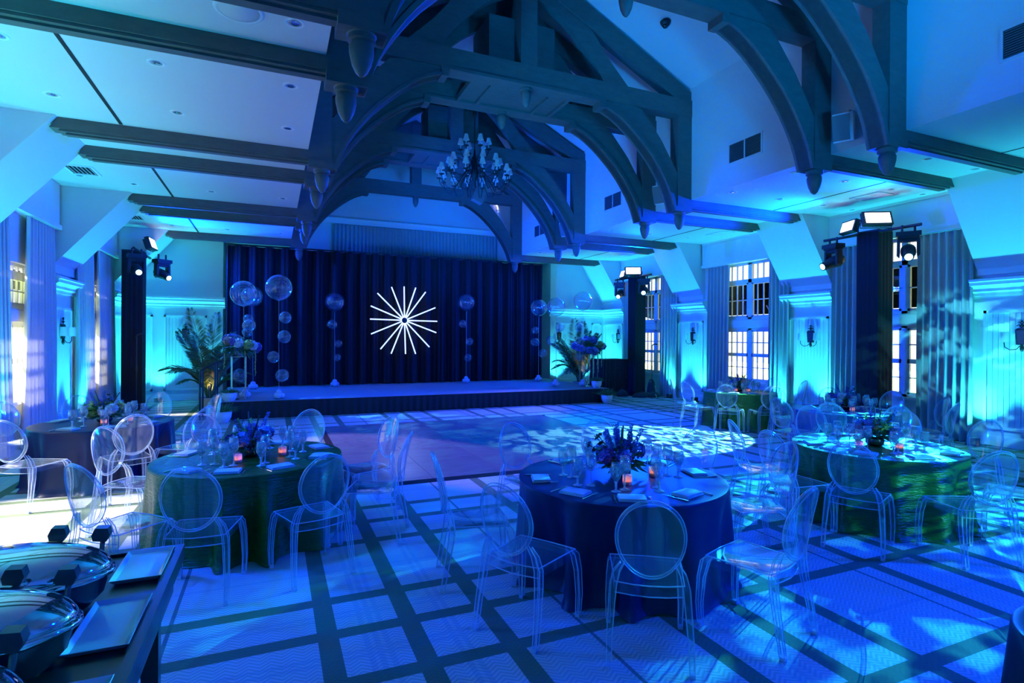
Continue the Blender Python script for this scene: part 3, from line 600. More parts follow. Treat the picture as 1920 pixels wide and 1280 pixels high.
curtain(WL + 0.03, -1, 14.30, 15.45, 3.92, 'pale curtain on left wall washed in cyan light', seed=9)
curtain(WL + 0.03, -1, 15.85, 17.2, 3.92, 'greyish curtain on left wall beside the far left light tower', 15.75, 17.3, seed=10)
# stage backdrop
bd = thing('stage_backdrop', 'wide black velour backdrop hanging behind the stage', 'backdrop', (0, 17.92, 0))
hs = [rnd.uniform(0.7, 1.3) for _ in range(90)]
def bfn(u, v):
    k = 76; a = u * k; i = int(a) % 88
    return (-1.20 + 10.08 * u, 0.05 * 0.45 * hs[i] * math.sin(2 * PI * a + 2.5 * math.sin(0.37 * a)) + 0.07 * math.sin(2 * PI * a * 0.31 + 1.3 * math.sin(0.2 * a)) + 0.03 * math.sin(9.7 * u * PI + 2) * (1 - v), 0.42 + 4.10 * v)
obj('drape', pleats(bfn, 76 * 8, 5), VELOUR, bd, True); obj('crossbar', MB().tube([(-1.25, 0, 4.55), (8.93, 0, 4.55)], 0.025), BLACK, bd)
for x in (-1.22, 2.16, 5.52, 8.90): obj('upright', MB().tube([(x, 0.07, 0.02), (x, 0.07, 4.55)], 0.022), BLACK, bd)
def rfn(u, v): return (1.85 + 6.0 * u, 0.045 * math.sin(2 * PI * 46 * u + 0.7 * math.sin(31 * u)), 3.4 + 2.36 * v)
rc = thing('gable_curtain', 'pale pleated curtain high above the backdrop under the gable', 'curtain', (0, YB - 0.09, 0)); obj('curtain_panel', pleats(rfn, 46 * 8, 3), CURTAIN, rc, True)

# ------------------------------------------------------------------ stage
SX0, SX1, SY0, SY1, SZ = -1.20, 9.28, 14.08, 18.4, 0.40
st = thing('stage', 'low stage with dark carpeted deck and black skirting', 'stage', (0, 0, 0))
xs = [SX0 + (1.42 - SX0) / 2 * k for k in range(3)] + [2.69 + 1.25 * k for k in range(5)] + [SX1]
for i in range(len(xs) - 1):
    for a, b in ((SY0, 16.24), (16.24, SY1)):
        obj('deck_panel', MB().box(xs[i] + 0.004, a + (0.0 if a == SY0 else 0.004), SZ - 0.06, xs[i + 1] - 0.004, b, SZ), STAGET, st)
def skf(x0, y0, x1, y1, k):
    dx, dy = x1 - x0, y1 - y0; ln = math.hypot(dx, dy); nx, ny = dy / ln, -dx / ln
    def fn(u, v):
        w = 0.012 * (1.4 - v) * math.sin(2 * PI * k * u + 0.8 * math.sin(13 * u)); return (x0 + dx * u + nx * (w + 0.02), y0 + dy * u + ny * (w + 0.02), 0.004 + (SZ - 0.012) * v)
    return MB().grid(fn, int(k * 8), 4)
obj('front_skirt', skf(SX0, SY0, SX1, SY0, 60), SKIRT, st, True); obj('side_skirt', skf(SX1, SY0, SX1, SY1, 24), SKIRT, st, True); obj('side_skirt', skf(SX0, SY1, SX0, SY0, 24), SKIRT, st, True)
obj('edge_strip', MB().box(SX0, SY0 - 0.012, SZ - 0.02, SX1, SY0, SZ + 0.002), DKSTEEL, st)
# stair rail beside the stage
t = thing('stair_handrail', 'black metal stair handrail at the left end of the stage', 'handrail')
for y in (14.20, 14.75):
    for x, h in ((-1.50, 1.12), (-1.20, 1.30)): obj('post', MB().tube([(x, y, 0), (x, y, h)], 0.022), BLACK, t)
    obj('rail', MB().tube([(-1.50, y, 1.12), (-1.20, y, 1.30), (-1.05, y, 1.34)], 0.022), BLACK, t)
obj('tread', MB().box(-1.52, 14.15, 0.14, -1.20, 14.80, 0.20), BLACK, t)

# starburst of LED bars
sb = thing('starburst_light', 'white LED starburst of sixteen bars on the black backdrop', 'light sculpture', (3.89, 17.78, 2.44))
obj('hub', MB().lathe([(0.03, -0.02), (0.07, -0.015), (0.07, 0.015), (0.03, 0.02)], 12), DKSTEEL, sb, rot=(PI / 2, 0, 0))
ends = [(623, 135), (800, 145), (952, 205), (1105, 440), (1135, 648), (1122, 822), (1015, 1042), (803, 1145), (650, 1145), (435, 1140), (278, 1072), (140, 850), (125, 632), (135, 440), (230, 250), (435, 150)]
for ex, ey in ends:
    v = Vector((ex - 632, 642 - ey)) * 0.00215; d = v.normalized()
    obj('led_bar', MB().tube([(d.x * 0.09, 0, d.y * 0.09), (v.x, 0, v.y)], 0.020, 8), STARL, sb, True)
obj('hanging_wire', MB().tube([(0, 0.02, 0.05), (0, 0.14, 2.11)], 0.004, 4), BLACK, sb)

# ------------------------------------------------------------------ dance floor
df = thing('dance_floor', 'rectangular wood dance floor laid on the carpet before the stage', 'dance floor')
DX0, DX1, DY0, DY1 = 0.97, 6.02, 7.19, 12.14; pw, pd = (DX1 - DX0) / 5, (DY1 - DY0) / 5
pm = MB().box(0.004, 0.004, 0.0, pw - 0.004, pd - 0.004, 0.022).mesh('floor_panel', PARQUET)
for i in range(5):
    for j in range(5): put('floor_panel', pm, df, (DX0 + i * pw, DY0 + j * pd, 0))
for (x0, y0, x1, y1, nm) in ((DX0 - 0.1, DY0 - 0.11, DX1 + 0.1, DY0, 'f'), (DX0 - 0.1, DY1, DX1 + 0.1, DY1 + 0.11, 'b')):
    a, b = (y0, y1) if nm == 'f' else (y1, y0)
    obj('edge_ramp', MB().extrude([(a, 0.001), (b, 0.001), (b, 0.022)], 'x', x0, x1), DKSTEEL, df)
for (x0, x1) in ((DX0 - 0.1, DX0), (DX1 + 0.1, DX1)): obj('edge_ramp', MB().extrude([(x0, 0.001), (x1, 0.001), (x1, 0.022)], 'y', DY0, DY1), DKSTEEL, df)

# ------------------------------------------------------------------ light towers
def tower(x, y, h, w, label, side, heads=True, k=0):
    """side: +1 tower on the right wall, panels face the nave (-side in x)"""
    f = -side
    t = thing('light_tower', label, 'lighting tower', (x, y, 0))
    def sl(u, v):
        a = 2 * PI * u; c, s_ = math.cos(a), math.sin(a); q = 1 / max(abs(c), abs(s_)); g = w / 2 * (1 + 0.02 * math.sin(14 * a))
        return (c * q * g, s_ * q * g, 0.0 + h * v)
    obj('fabric_sleeve', MB().grid(sl, 48, 6, True), VELOUR, t)
    obj('base_plate', MB().box(-w * 0.75, -w * 0.75, 0, w * 0.75, w * 0.75, 0.02), BLACK, t)
    obj('top_plate', MB().box(-w / 2, -w / 2, h, w / 2, w / 2, h + 0.03), BLACK, t)
    obj('crossbar', MB().tube([(f * 0.18, -1.0, h - 0.02), (f * 0.18, 1.0, h - 0.02)], 0.03, 8), BLACK, t)
    return t
def led_panel(loc, yaw_, pitch, label, sz=(0.42, 0.20)):
    t = thing('led_panel', label, 'stage light', loc, yaw_)               # faces local +y, tipped by pitch
    rm = R(x=pitch)
    obj('housing', MB().obox((0, 0, 0), (sz[0] + 0.08, 0.10, sz[1] + 0.07), rm), BLACK, t)
    obj('led_face', MB().obox(rm @ Vector((0, 0.054, 0)), (sz[0], 0.008, sz[1]), rm), LEDW, t)
    fins = MB()
    for i in range(6): fins.obox(rm @ Vector((-sz[0] / 2 + 0.04 + i * sz[0] / 6, -0.08, 0)), (0.012, 0.07, sz[1]), rm)
    obj('heat_sink', fins, BLACK, t)
    obj('yoke', MB().tube([(-sz[0] / 2 - 0.06, 0, 0), (-sz[0] / 2 - 0.06, -0.03, -0.17), (sz[0] / 2 + 0.06, -0.03, -0.17), (sz[0] / 2 + 0.06, 0, 0)], 0.012, 6), BLACK, t)
def moving_head(loc, target, label):
    """hangs below a clamp at loc; the head swings to look at target"""
    t = thing('moving_head', label, 'stage light', loc)
    d = Vector(target) - (Vector(loc) + Vector((0, 0, -0.50))); az = math.atan2(d.y, d.x) - PI / 2; t.rotation_euler = (0, 0, az)
    el = math.atan2(d.z, math.hypot(d.x, d.y))
    obj('clamp', MB().tube([(-0.10, 0, 0.03), (-0.10, 0, -0.12)], 0.022, 6).tube([(0.10, 0, 0.03), (0.10, 0, -0.12)], 0.022, 6), BLACK, t)
    obj('base', MB().box(-0.20, -0.12, -0.20, 0.20, 0.12, -0.11).box(-0.17, -0.10, -0.235, 0.17, 0.10, -0.20), BLACK, t)
    yk = MB().box(-0.17, -0.06, -0.30, 0.17, 0.06, -0.23)
    for s in (-1, 1): yk.extrude([(s * 0.13, -0.25), (s * 0.18, -0.25), (s * 0.185, -0.55), (s * 0.14, -0.60), (s * 0.13, -0.5)], 'y', -0.07, 0.07)
    obj('yoke', yk, BLACK, t)
    rm = R(x=el); P = Vector((0, 0, -0.50))
    prof = [(0.02, -0.24), (0.10, -0.23), (0.125, -0.15), (0.125, 0.02), (0.105, 0.10), (0.088, 0.27), (0.085, 0.29)]
    hd = MB(); hb = MB().lathe([(r, z) for r, z in prof], 16)
    hd.add([rm @ Vector((x, z, y)) + P for x, y, z in hb.v], [f[::-1] for f in hb.f]); obj('lamp_head', hd, BLACK, t, 'auto')
    ln = MB(); lb = MB().lathe([(0.005, 0.305), (0.045, 0.30), (0.066, 0.292)], 16)
    ln.add([rm @ Vector((x, z, y)) + P for x, y, z in lb.v], [f[::-1] for f in lb.f]); obj('lens', ln, LENS, t, True)
tower(11.35, 7.52, 4.10, 0.44, 'black fabric-covered light tower standing by the right front window', 1)
led_panel((11.0, 7.25, 4.30), math.radians(150), 0.35, 'larger white-lit LED panel on top of the near right tower', (0.46, 0.22))
led_panel((11.05, 7.85, 4.25), math.radians(70), 0.30, 'smaller white-lit LED panel on the near right tower, left of the larger one', (0.36, 0.20))
moving_head((11.17, 6.75, 4.08), (4.6, 2.6, 0), 'moving head light on the right arm of the near right tower')
moving_head((11.17, 8.30, 4.08), (6.3, 9.3, 1.6), 'moving head light on the left arm of the near right tower')
tower(11.15, 15.35, 3.95, 0.40, 'black fabric-covered light tower by the far right window', 1)
led_panel((10.85, 15.15, 4.10), math.radians(150), 0.35, 'larger white-lit LED panel on top of the far right tower', (0.46, 0.22))
led_panel((10.9, 15.75, 4.07), math.radians(75), 0.30, 'smaller white-lit LED panel on the far right tower, left of the larger one', (0.36, 0.20))
moving_head((10.97, 14.72, 3.93), (3.6, 6.0, 0), 'moving head light on the right arm of the far right tower')
moving_head((10.97, 16.05, 3.93), (5.0, 11.0, 0), 'moving head light on the left arm of the far right tower')
tower(-3.30, 17.0, 4.05, 0.46, 'black fabric-covered light tower in the left corner by the stage', -1)
led_panel((-2.95, 17.1, 4.30), math.radians(-95), 0.30, 'white-lit LED panel on top of the left corner tower', (0.46, 0.24))
moving_head((-3.12, 16.35, 4.03), (0.8, 5.6, 0), 'moving head light on the nearer arm of the left corner tower')
moving_head((-2.72, 17.25, 4.03), (3.2, 11.0, 0), 'moving head light on the farther arm of the left corner tower')
# up-light cans on the floor
def make_can():
    t = thing('uplight', '', 'uplight', group='floor uplights')
    obj('housing', MB().lathe([(0.085, 0.02), (0.10, 0.03), (0.10, 0.13), (0.085, 0.14)], 14), BLACK, t, 'auto'); obj('lens', MB().lathe([(0.005, 0.147), (0.08, 0.145), (0.083, 0.14)], 14), CHROME, t)
    obj('foot', MB().box(-0.09, -0.09, 0, 0.09, 0.09, 0.02), BLACK, t); return t
can0 = make_can(); first = True
UL = ['right wall, nearest pier, camera-side edge', 'left wall, nearest pier, camera-side edge', 'right wall, nearest pier, stage-side edge', 'left wall, nearest pier, stage-side edge', 'right wall between the front windows, nearer edge', 'left wall second pier, nearer edge', 'right wall between the front windows, farther edge', 'left wall second pier, farther edge',
      'right wall pier before the far window, nearer edge', 'left wall pier by the cyan curtain, nearer edge', 'right wall pier before the far window, farther edge', 'left wall pier by the cyan curtain, farther edge', 'right wall behind the far tower, nearer edge', 'left wall behind the left tower, nearer edge', 'right wall behind the far tower, farther edge', 'left wall behind the left tower, farther edge',
      'end wall beside the left corner tower', 'end wall behind the left palm', 'end wall behind the right palm', 'end wall behind the black skirted table']
for (x, y, tx, ty), w in zip(UP, UL):
    lb = 'small black uplight can at the ' + w
    if first: can0.location = (x, y, 0); can0['label'] = lb; first = False
    else: dup(can0, (x, y, 0), 0, lb)

# ------------------------------------------------------------------ round tables
def cloth(r, M, seed, h=0.75):
    rr = random.Random(seed); k = rr.choice((11, 12, 13)); p1, p2 = rr.uniform(0, 6), rr.uniform(0, 6)
    NU = 180; rows = [(0.002, 0), (0.5, 0), (0.93, 0), (0.985, 0)] + [(1, w) for w in (0.0, 0.012, 0.03, 0.07, 0.13, 0.2, 0.3, 0.4, 0.5, 0.6, 0.7, 0.8, 0.88, 0.94, 0.98, 1.0)]
    fl = [rr.uniform(0.55, 1.25) for _ in range(NU)]
    def fn(u, v):
        a = 2 * PI * u; q, w = rows[round(v * (len(rows) - 1))]
        if w == 0: return (r * q * math.cos(a), r * q * math.sin(a), h - (0.003 if q == 1 else 0))
        t_ = k * a + p1 + 0.9 * math.sin(3 * a + p2) + 0.5 * math.sin(5 * a + p1); fold = math.cos(t_) * 0.75 + 0.25 * math.cos(2 * t_ + 0.6)
        big = 0.75 + 0.35 * math.sin(2 * a + p2)
        rad = r + 0.006 + w * 0.065 - 0.25 * big * (0.5 - 0.5 * fold) ** 1.2 * min(1, w * 1.6) ** 0.75
        if w > 0.93: rad += (w - 0.93) * 0.45
        return (rad * math.cos(a), rad * math.sin(a), max(0.006, h - 0.004 - (h - 0.010) * w))
    return MB().grid(fn, NU, len(rows), True).mesh('tablecloth', M, 'auto')
WIND = ['right-window side', 'right-window side nearer stage', 'stage and right-window corner', 'stage side nearer right windows', 'stage side', 'stage side nearer left windows', 'stage and left-window corner', 'left-window side nearer stage', 'left-window side', 'left-window side nearer camera',
        'camera and left-window corner', 'camera side nearer left windows', 'camera side', 'camera side nearer right windows', 'camera and right-window corner', 'right-window side nearer camera']
# chair prototype: local +y looks at the table, origin on the floor under the seat
def make_chair():
    t = thing('ghost_chair', '', 'chair')
    seat = MB()
    def sf(u, v):
        x = (u - 0.5) * 2; y = -0.20 + 0.42 * v; hw = 0.205 + 0.022 * v
        z = 0.468 - 0.018 * (1 - x * x) * math.sin(PI * min(1, v * 1.05)) ; return (x * hw, y, z)
    seat.grid(sf, 9, 7); seat.add([(x, y, z - 0.012) for x, y, z in seat.v], [f[::-1] for f in seat.f])
    obj('seat', seat, ACRYL, t, True)
    ap = MB()
    def side(pts):
        n = len(pts)
        ap.add([(x, y, 0.468) for x, y in pts] + [(x, y, 0.405) for x, y in pts], [(i, i + 1, n + i + 1, n + i) for i in range(n - 1)])
    side([(-0.225, 0.225), (-0.21, 0.0), (-0.20, -0.19)]); side([(0.20, -0.19), (0.21, 0.0), (0.225, 0.225)])
    side([(0.225, 0.225), (0, 0.235), (-0.225, 0.225)]); side([(-0.20, -0.19), (-0.10, -0.215), (0, -0.225), (0.10, -0.215), (0.20, -0.19)])
    obj('apron', ap, ACRYL, t, True)
    eg = MB().tube([(-0.225, 0.225, 0.468), (0, 0.238, 0.466), (0.225, 0.225, 0.468)], 0.004, 4).tube([(-0.225, 0.225, 0.468), (-0.21, 0, 0.468), (-0.20, -0.19, 0.468)], 0.004, 4).tube([(0.225, 0.225, 0.468), (0.21, 0, 0.468), (0.20, -0.19, 0.468)], 0.004, 4)
    for z in (0.468, 0.405): eg.tube([(-0.20, -0.19, z), (-0.10, -0.215, z), (0, -0.225, z), (0.10, -0.215, z), (0.20, -0.19, z)], 0.004, 4)
    obj('seat_edge_glint', eg, EDGE, t)
    def leg(P, W, D):
        """clear square leg, pale corner tubes stand in for edge highlights"""
        me = MB(); n = len(P); vs = []
        for (x, y, z), w, d in zip(P, W, D): vs += [(x - w, y - d, z), (x + w, y - d, z), (x + w, y + d, z), (x - w, y + d, z)]
        me.add(vs, [(i * 4 + j, i * 4 + (j + 1) % 4, i * 4 + 4 + (j + 1) % 4, i * 4 + 4 + j) for i in range(n - 1) for j in range(4)] + [(3, 2, 1, 0)])
        nb = len(me.f)
        for j in range(4): me.tube([vs[i * 4 + j] for i in range(n)], 0.0032, 4)
        me.box(P[0][0] - W[0] * 1.1, P[0][1] - D[0] * 1.1, 0.0, P[0][0] + W[0] * 1.1, P[0][1] + D[0] * 1.1, 0.022)
        m_ = me.mesh('leg', ACRYL); m_.materials.append(EDGE)
        for i, p in enumerate(m_.polygons): p.material_index = 0 if i < nb else 1
        return put('leg', m_, t)
    for s in (-1, 1):
        leg([(s * 0.232, 0.255, 0.0), (s * 0.236, 0.262, 0.15), (s * 0.230, 0.252, 0.32), (s * 0.218, 0.230, 0.43), (s * 0.205, 0.200, 0.466)], [0.013, 0.015, 0.017, 0.018, 0.017], [0.015, 0.018, 0.022, 0.026, 0.020])
        leg([(s * 0.232, -0.285, 0.0), (s * 0.228, -0.255, 0.18), (s * 0.216, -0.222, 0.36), (s * 0.208, -0.212, 0.46), (s * 0.188, -0.222, 0.545), (s * 0.155, -0.238, 0.605)], [0.013, 0.015, 0.018, 0.020, 0.018, 0.012], [0.015, 0.017, 0.020, 0.020, 0.017, 0.012])
    def oval(a, sx=1.0, off=0.0):
        x = 0.192 * math.cos(a) * sx; zz = 0.228 * math.sin(a) * sx
        y = -0.268 - 0.10 * (zz / 0.228) * 0.45 + 0.0 - 0.035 * (1 - (x / 0.2) ** 2) + off - 0.01 * (zz / 0.228) ** 2
        return (x, y, 0.765 + zz)
    bk = MB(); NR = 30
    for off in (0.0, -0.009):
        rings = [(0, -0.303 + off, 0.765)]; fs = []
        vs = [oval(0, 0.0, off)]
        for q in (0.35, 0.7, 1.0): vs += [oval(2 * PI * j / NR, q, off) for j in range(NR)]
        fs += [(0, 1 + j, 1 + (j + 1) % NR) for j in range(NR)]
        for q in (0, 1): fs += [(1 + q * NR + j, 1 + (q + 1) * NR + j, 1 + (q + 1) * NR + (j + 1) % NR, 1 + q * NR + (j + 1) % NR) for j in range(NR)]
        bk.add(vs, fs)
    obj('backrest', bk, ACRYL, t, True)
    rm_ = MB().loop([oval(2 * PI * j / 40) for j in range(40)], 0.009, 6, 1.7); nb = len(rm_.f); rm_.loop([oval(2 * PI * j / 40, 1.04) for j in range(40)], 0.0035, 4); rm_.loop([oval(2 * PI * j / 40, 0.955, -0.012) for j in range(40)], 0.0022, 4)
    m_ = rm_.mesh('back_rim', ACRYE, True); m_.materials.append(EDGE)
    for i, p in enumerate(m_.polygons): p.material_index = 0 if i < nb else 1
    put('back_rim', m_, t)
    return t
chair0 = make_chair(); chair_used = [False]
# place-setting prototypes
def make_goblet():
    t = thing('water_goblet', '', 'glass'); obj('bowl', MB().lathe([(0.012, 0.065), (0.026, 0.085), (0.036, 0.115), (0.038, 0.14), (0.033, 0.175), (0.030, 0.185), (0.029, 0.185), (0.034, 0.14), (0.030, 0.10), (0.004, 0.075)], 16, cap=False), GLASS, t, True); obj('rim', MB().loop([(0.0297 * math.cos(2 * PI * j / 18), 0.0297 * math.sin(2 * PI * j / 18), 0.185) for j in range(18)], 0.0016, 4), EDGE, t)
    obj('stem', MB().lathe([(0.034, 0.0), (0.034, 0.003), (0.012, 0.009), (0.007, 0.02), (0.010, 0.038), (0.007, 0.05), (0.014, 0.066)], 12), GLASSE, t, True); return t
def make_wine():
    t = thing('wine_glass', '', 'glass'); obj('bowl', MB().lathe([(0.005, 0.10), (0.025, 0.112), (0.040, 0.145), (0.039, 0.17), (0.030, 0.225), (0.029, 0.225), (0.037, 0.17), (0.036, 0.147), (0.003, 0.112)], 16, cap=False), GLASS, t, True); obj('rim', MB().loop([(0.0297 * math.cos(2 * PI * j / 18), 0.0297 * math.sin(2 * PI * j / 18), 0.225) for j in range(18)], 0.0016, 4), EDGE, t)
    obj('stem', MB().lathe([(0.036, 0.0), (0.036, 0.003), (0.008, 0.010), (0.0045, 0.03), (0.0045, 0.085), (0.008, 0.102)], 10), GLASSE, t, True); return t
def make_napkin():
    t = thing('folded_napkin', '', 'napkin'); m_ = MB()
    for k, (w, d, z0, z1, o) in enumerate(((0.20, 0.145, 0.001, 0.008, 0), (0.196, 0.140, 0.008, 0.015, 0.003), (0.190, 0.136, 0.015, 0.022, 0.005))):
        def fn(u, v, w=w, d=d, z0=z0, z1=z1, o=o): return ((u - 0.5) * w, (v - 0.5) * d + o, z1 + 0.002 * math.sin(PI * u) * math.sin(PI * v) - 0.003 * (abs(2 * v - 1) ** 6))
        m_.box(-w / 2, -d / 2 + o, z0, w / 2, d / 2 + o, z1 - 0.002); m_.grid(fn, 6, 5)
    obj('folded_layers', m_, LINEN, t, 'auto'); return t
def make_fork():
    t = thing('dinner_fork', '', 'fork'); obj('handle', MB().tube([(0, -0.10, 0.004), (0, -0.02, 0.006), (0, 0.04, 0.009)], [0.006, 0.004, 0.003], 5, 0.5), CUTL, t)
    f = MB().obox((0, 0.052, 0.008), (0.022, 0.028, 0.003), R())
    for k in range(4): f.obox((-0.0095 + k * 0.0063, 0.085, 0.008), (0.0028, 0.042, 0.0025), R(x=0.08))
    obj('tines', f, CUTL, t); return t
def make_knife():
    t = thing('dinner_knife', '', 'knife'); obj('handle', MB().tube([(0, -0.11, 0.005), (0, -0.02, 0.005)], [0.0065, 0.005], 6, 0.6), CUTL, t)
    obj('blade', MB().extrude([(-0.005, -0.02), (0.005, -0.02), (0.009, 0.05), (0.006, 0.10), (-0.003, 0.115), (-0.005, 0.08)], 'z', 0.003, 0.0055), CUTL, t); return t
def make_votive():
    t = thing('votive_candle', '', 'candle'); obj('glass_cup', MB().lathe([(0.034, 0.0), (0.036, 0.004), (0.037, 0.075), (0.034, 0.075), (0.032, 0.012)], 14, cap=False), VOTIVE, t, True)
    obj('wax', MB().lathe([(0.030, 0.004), (0.030, 0.028), (0.004, 0.030)], 12), WAX, t); obj('flame', MB().lathe([(0.002, 0.031), (0.008, 0.040), (0.006, 0.050), (0.001, 0.064)], 8), FLAME, t, True); return t
PROTO = {'goblet': make_goblet(), 'wine': make_wine(), 'napkin': make_napkin(), 'fork': make_fork(), 'knife': make_knife(), 'votive': make_votive()}
USED = set()
def place(kind, loc, rz, label, group, scale=None):
    p = PROTO[kind]
    if kind not in USED:
        USED.add(kind); p.location = loc; p.rotation_euler = (0, 0, rz); p['label'] = label; p['group'] = group
        if scale: p.scale = (scale,) * 3
        return p
    return dup(p, loc, rz, label, group, scale)
# flower pieces
def flower_ball(r, n, M, seed, pet=0.03):
    rr = random.Random(seed); b = MB()
    for _ in range(n):
        d = Vector((rr.gauss(0, 1), rr.gauss(0, 1), rr.gauss(0.2, 1))).normalized(); c = d * r * rr.uniform(0.75, 1)
        for q in range(4):
            a = PI / 2 * q + rr.uniform(0, 1); u = d.orthogonal().normalized(); w = d.cross(u); e = u * math.cos(a) + w * math.sin(a)
            f = (u * -math.sin(a) + w * math.cos(a)) * pet * 0.45
            b.add([c, c + e * pet * 0.7 + f + d * 0.006, c + e * pet * 1.1 + d * 0.012, c + e * pet * 0.7 - f + d * 0.006], [(0, 1, 2, 3)])
    return b.mesh('bloom', M)
def mum(r, n, M, seed):
    rr = random.Random(seed); b = MB()
    for _ in range(n):
        d = Vector((rr.gauss(0, 1), rr.gauss(0, 1), abs(rr.gauss(0.3, 0.8)))).normalized()
        b.leaf((0, 0, 0), d, r * rr.uniform(0.8, 1.05), r * 0.14, 0.15)
    return b.mesh('bloom', M)
def spike(h, n, M, seed, pet=0.02):
    rr = random.Random(seed); b = MB(); b.tube([(0, 0, 0), (0.01, 0, h * 0.6), (0.0, 0.01, h)], 0.003, 4)
    for i in range(n):
        z = h * (0.45 + 0.55 * i / n); a = i * 2.4
        for q in range(3):
            b.leaf((0, 0, z), (math.cos(a + q - 1), math.sin(a + q - 1), 0.3), pet * (1.5 - 0.6 * i / n), pet, 0.1)
    return b.mesh('flower_spike', M)
def sprig(h, n, M, seed, ln=0.05, wd=0.025):
    rr = random.Random(seed); b = MB(); lx, ly = rr.uniform(-0.3, 0.3) * h, rr.uniform(-0.3, 0.3) * h
    P = lambda t_: Vector((lx * t_ * t_, ly * t_ * t_, h * t_)); b.tube([P(0), P(0.5), P(1)], 0.003, 4)
    for i in range(n):
        t_ = 0.2 + 0.8 * i / n; a = i * 2.4; b.leaf(P(t_), (math.cos(a), math.sin(a), 0.4), ln * rr.uniform(0.7, 1.1), wd, 0.1)
    return b.mesh('leaf_sprig', M)
FB = {'blue': [flower_ball(0.062, 46, PBLUE, 1), flower_ball(0.05, 36, PBLUE, 2)], 'vio': [flower_ball(0.055, 40, PVIO, 3), flower_ball(0.045, 30, PVIO, 4)], 'pale': [flower_ball(0.055, 40, PWHT, 5)],
      'peach': [flower_ball(0.045, 30, PPNK, 6)], 'lime': [flower_ball(0.06, 46, LEAFY, 16)], 'mumy': [mum(0.085, 90, PYEL, 7)], 'mumb': [mum(0.085, 90, PWHT, 8)]}
SPK_M = {'blue': spike(0.36, 30, PBLUE, 9), 'vio': spike(0.30, 26, PVIO, 10), 'pale': spike(0.28, 24, PWHT, 11), 'lime': spike(0.30, 22, LEAFY, 12)}
SPR_M = {'green': sprig(0.26, 18, LEAF, 13), 'dark': sprig(0.30, 14, LEAFD, 14, 0.045, 0.04), 'lime': sprig(0.24, 18, LEAFY, 15), 'fern': sprig(0.20, 26, LEAF, 17, 0.06, 0.012), 'tip': None}
CAT = MB().tube([(0, 0, 0), (0.01, 0, 0.16), (0.03, 0, 0.30)], [0.003, 0.004, 0.003], 5).tube([(0.018, 0, 0.19), (0.035, 0, 0.34)], [0.009, 0.006], 6).mesh('cattail', LEAFD)
def centrepiece(x, y, blooms, spikes, sprigs, label, seed, wide=0.26):
    rr = random.Random(seed); t = thing('centrepiece', label, 'flower arrangement', (x, y, 0.752), 0, 'flower centrepieces on the tables')
    obj('vase', MB().lathe([(0.06, 0), (0.085, 0.02), (0.09, 0.07), (0.075, 0.10), (0.07, 0.095)], 16), DKSTEEL, t, True)
    fo = MB()
    for _ in range(260):
        a = rr.uniform(0, 2 * PI); e = rr.uniform(-0.15, 1.2); d = Vector((math.cos(a) * math.cos(e), math.sin(a) * math.cos(e), math.sin(e)))
        fo.leaf(Vector((0, 0, 0.09)) + d * rr.uniform(0.02, wide * 0.62), d, rr.uniform(0.05, 0.10), rr.uniform(0.02, 0.035), 0.25)
    obj('foliage', fo, LEAF, t, kind='stuff')
    n = len(blooms)
    for i, b in enumerate(blooms):
        a = 2.4 * i + seed; q = 0.35 + 0.65 * ((i * 0.618) % 1); e = 1.25 - 1.05 * q
        d = Vector((math.cos(a) * math.cos(e), math.sin(a) * math.cos(e), math.sin(e))); r = wide * rr.uniform(0.65, 0.85)
        me = rr.choice(FB[b]); put('bloom', me, t, tuple(Vector((0, 0, 0.10)) + d * r), tuple(d.to_track_quat('Z', 'Y').to_euler()))
    for lst, tbl, nm in ((spikes, SPK_M, 'flower_spike'), (sprigs, SPR_M, 'leaf_sprig')):
        for i, b in enumerate(lst):
            a = 2.1 * i + seed * 1.3 + (1 if nm == 'leaf_sprig' else 0); tilt = rr.uniform(0.1, 0.55) if nm == 'flower_spike' else rr.uniform(0.3, 1.1)
            q = Quaternion((math.cos(a + PI / 2), math.sin(a + PI / 2), 0), tilt)
            put(nm, tbl[b], t, (math.cos(a) * 0.03, math.sin(a) * 0.03, 0.08), tuple(q.to_euler()))
    for i in range(2):
        a = seed + i * 3; q = Quaternion((math.cos(a + PI / 2), math.sin(a + PI / 2), 0), 0.45); put('cattail', CAT, t, (0, 0, 0.1), tuple(q.to_euler()))
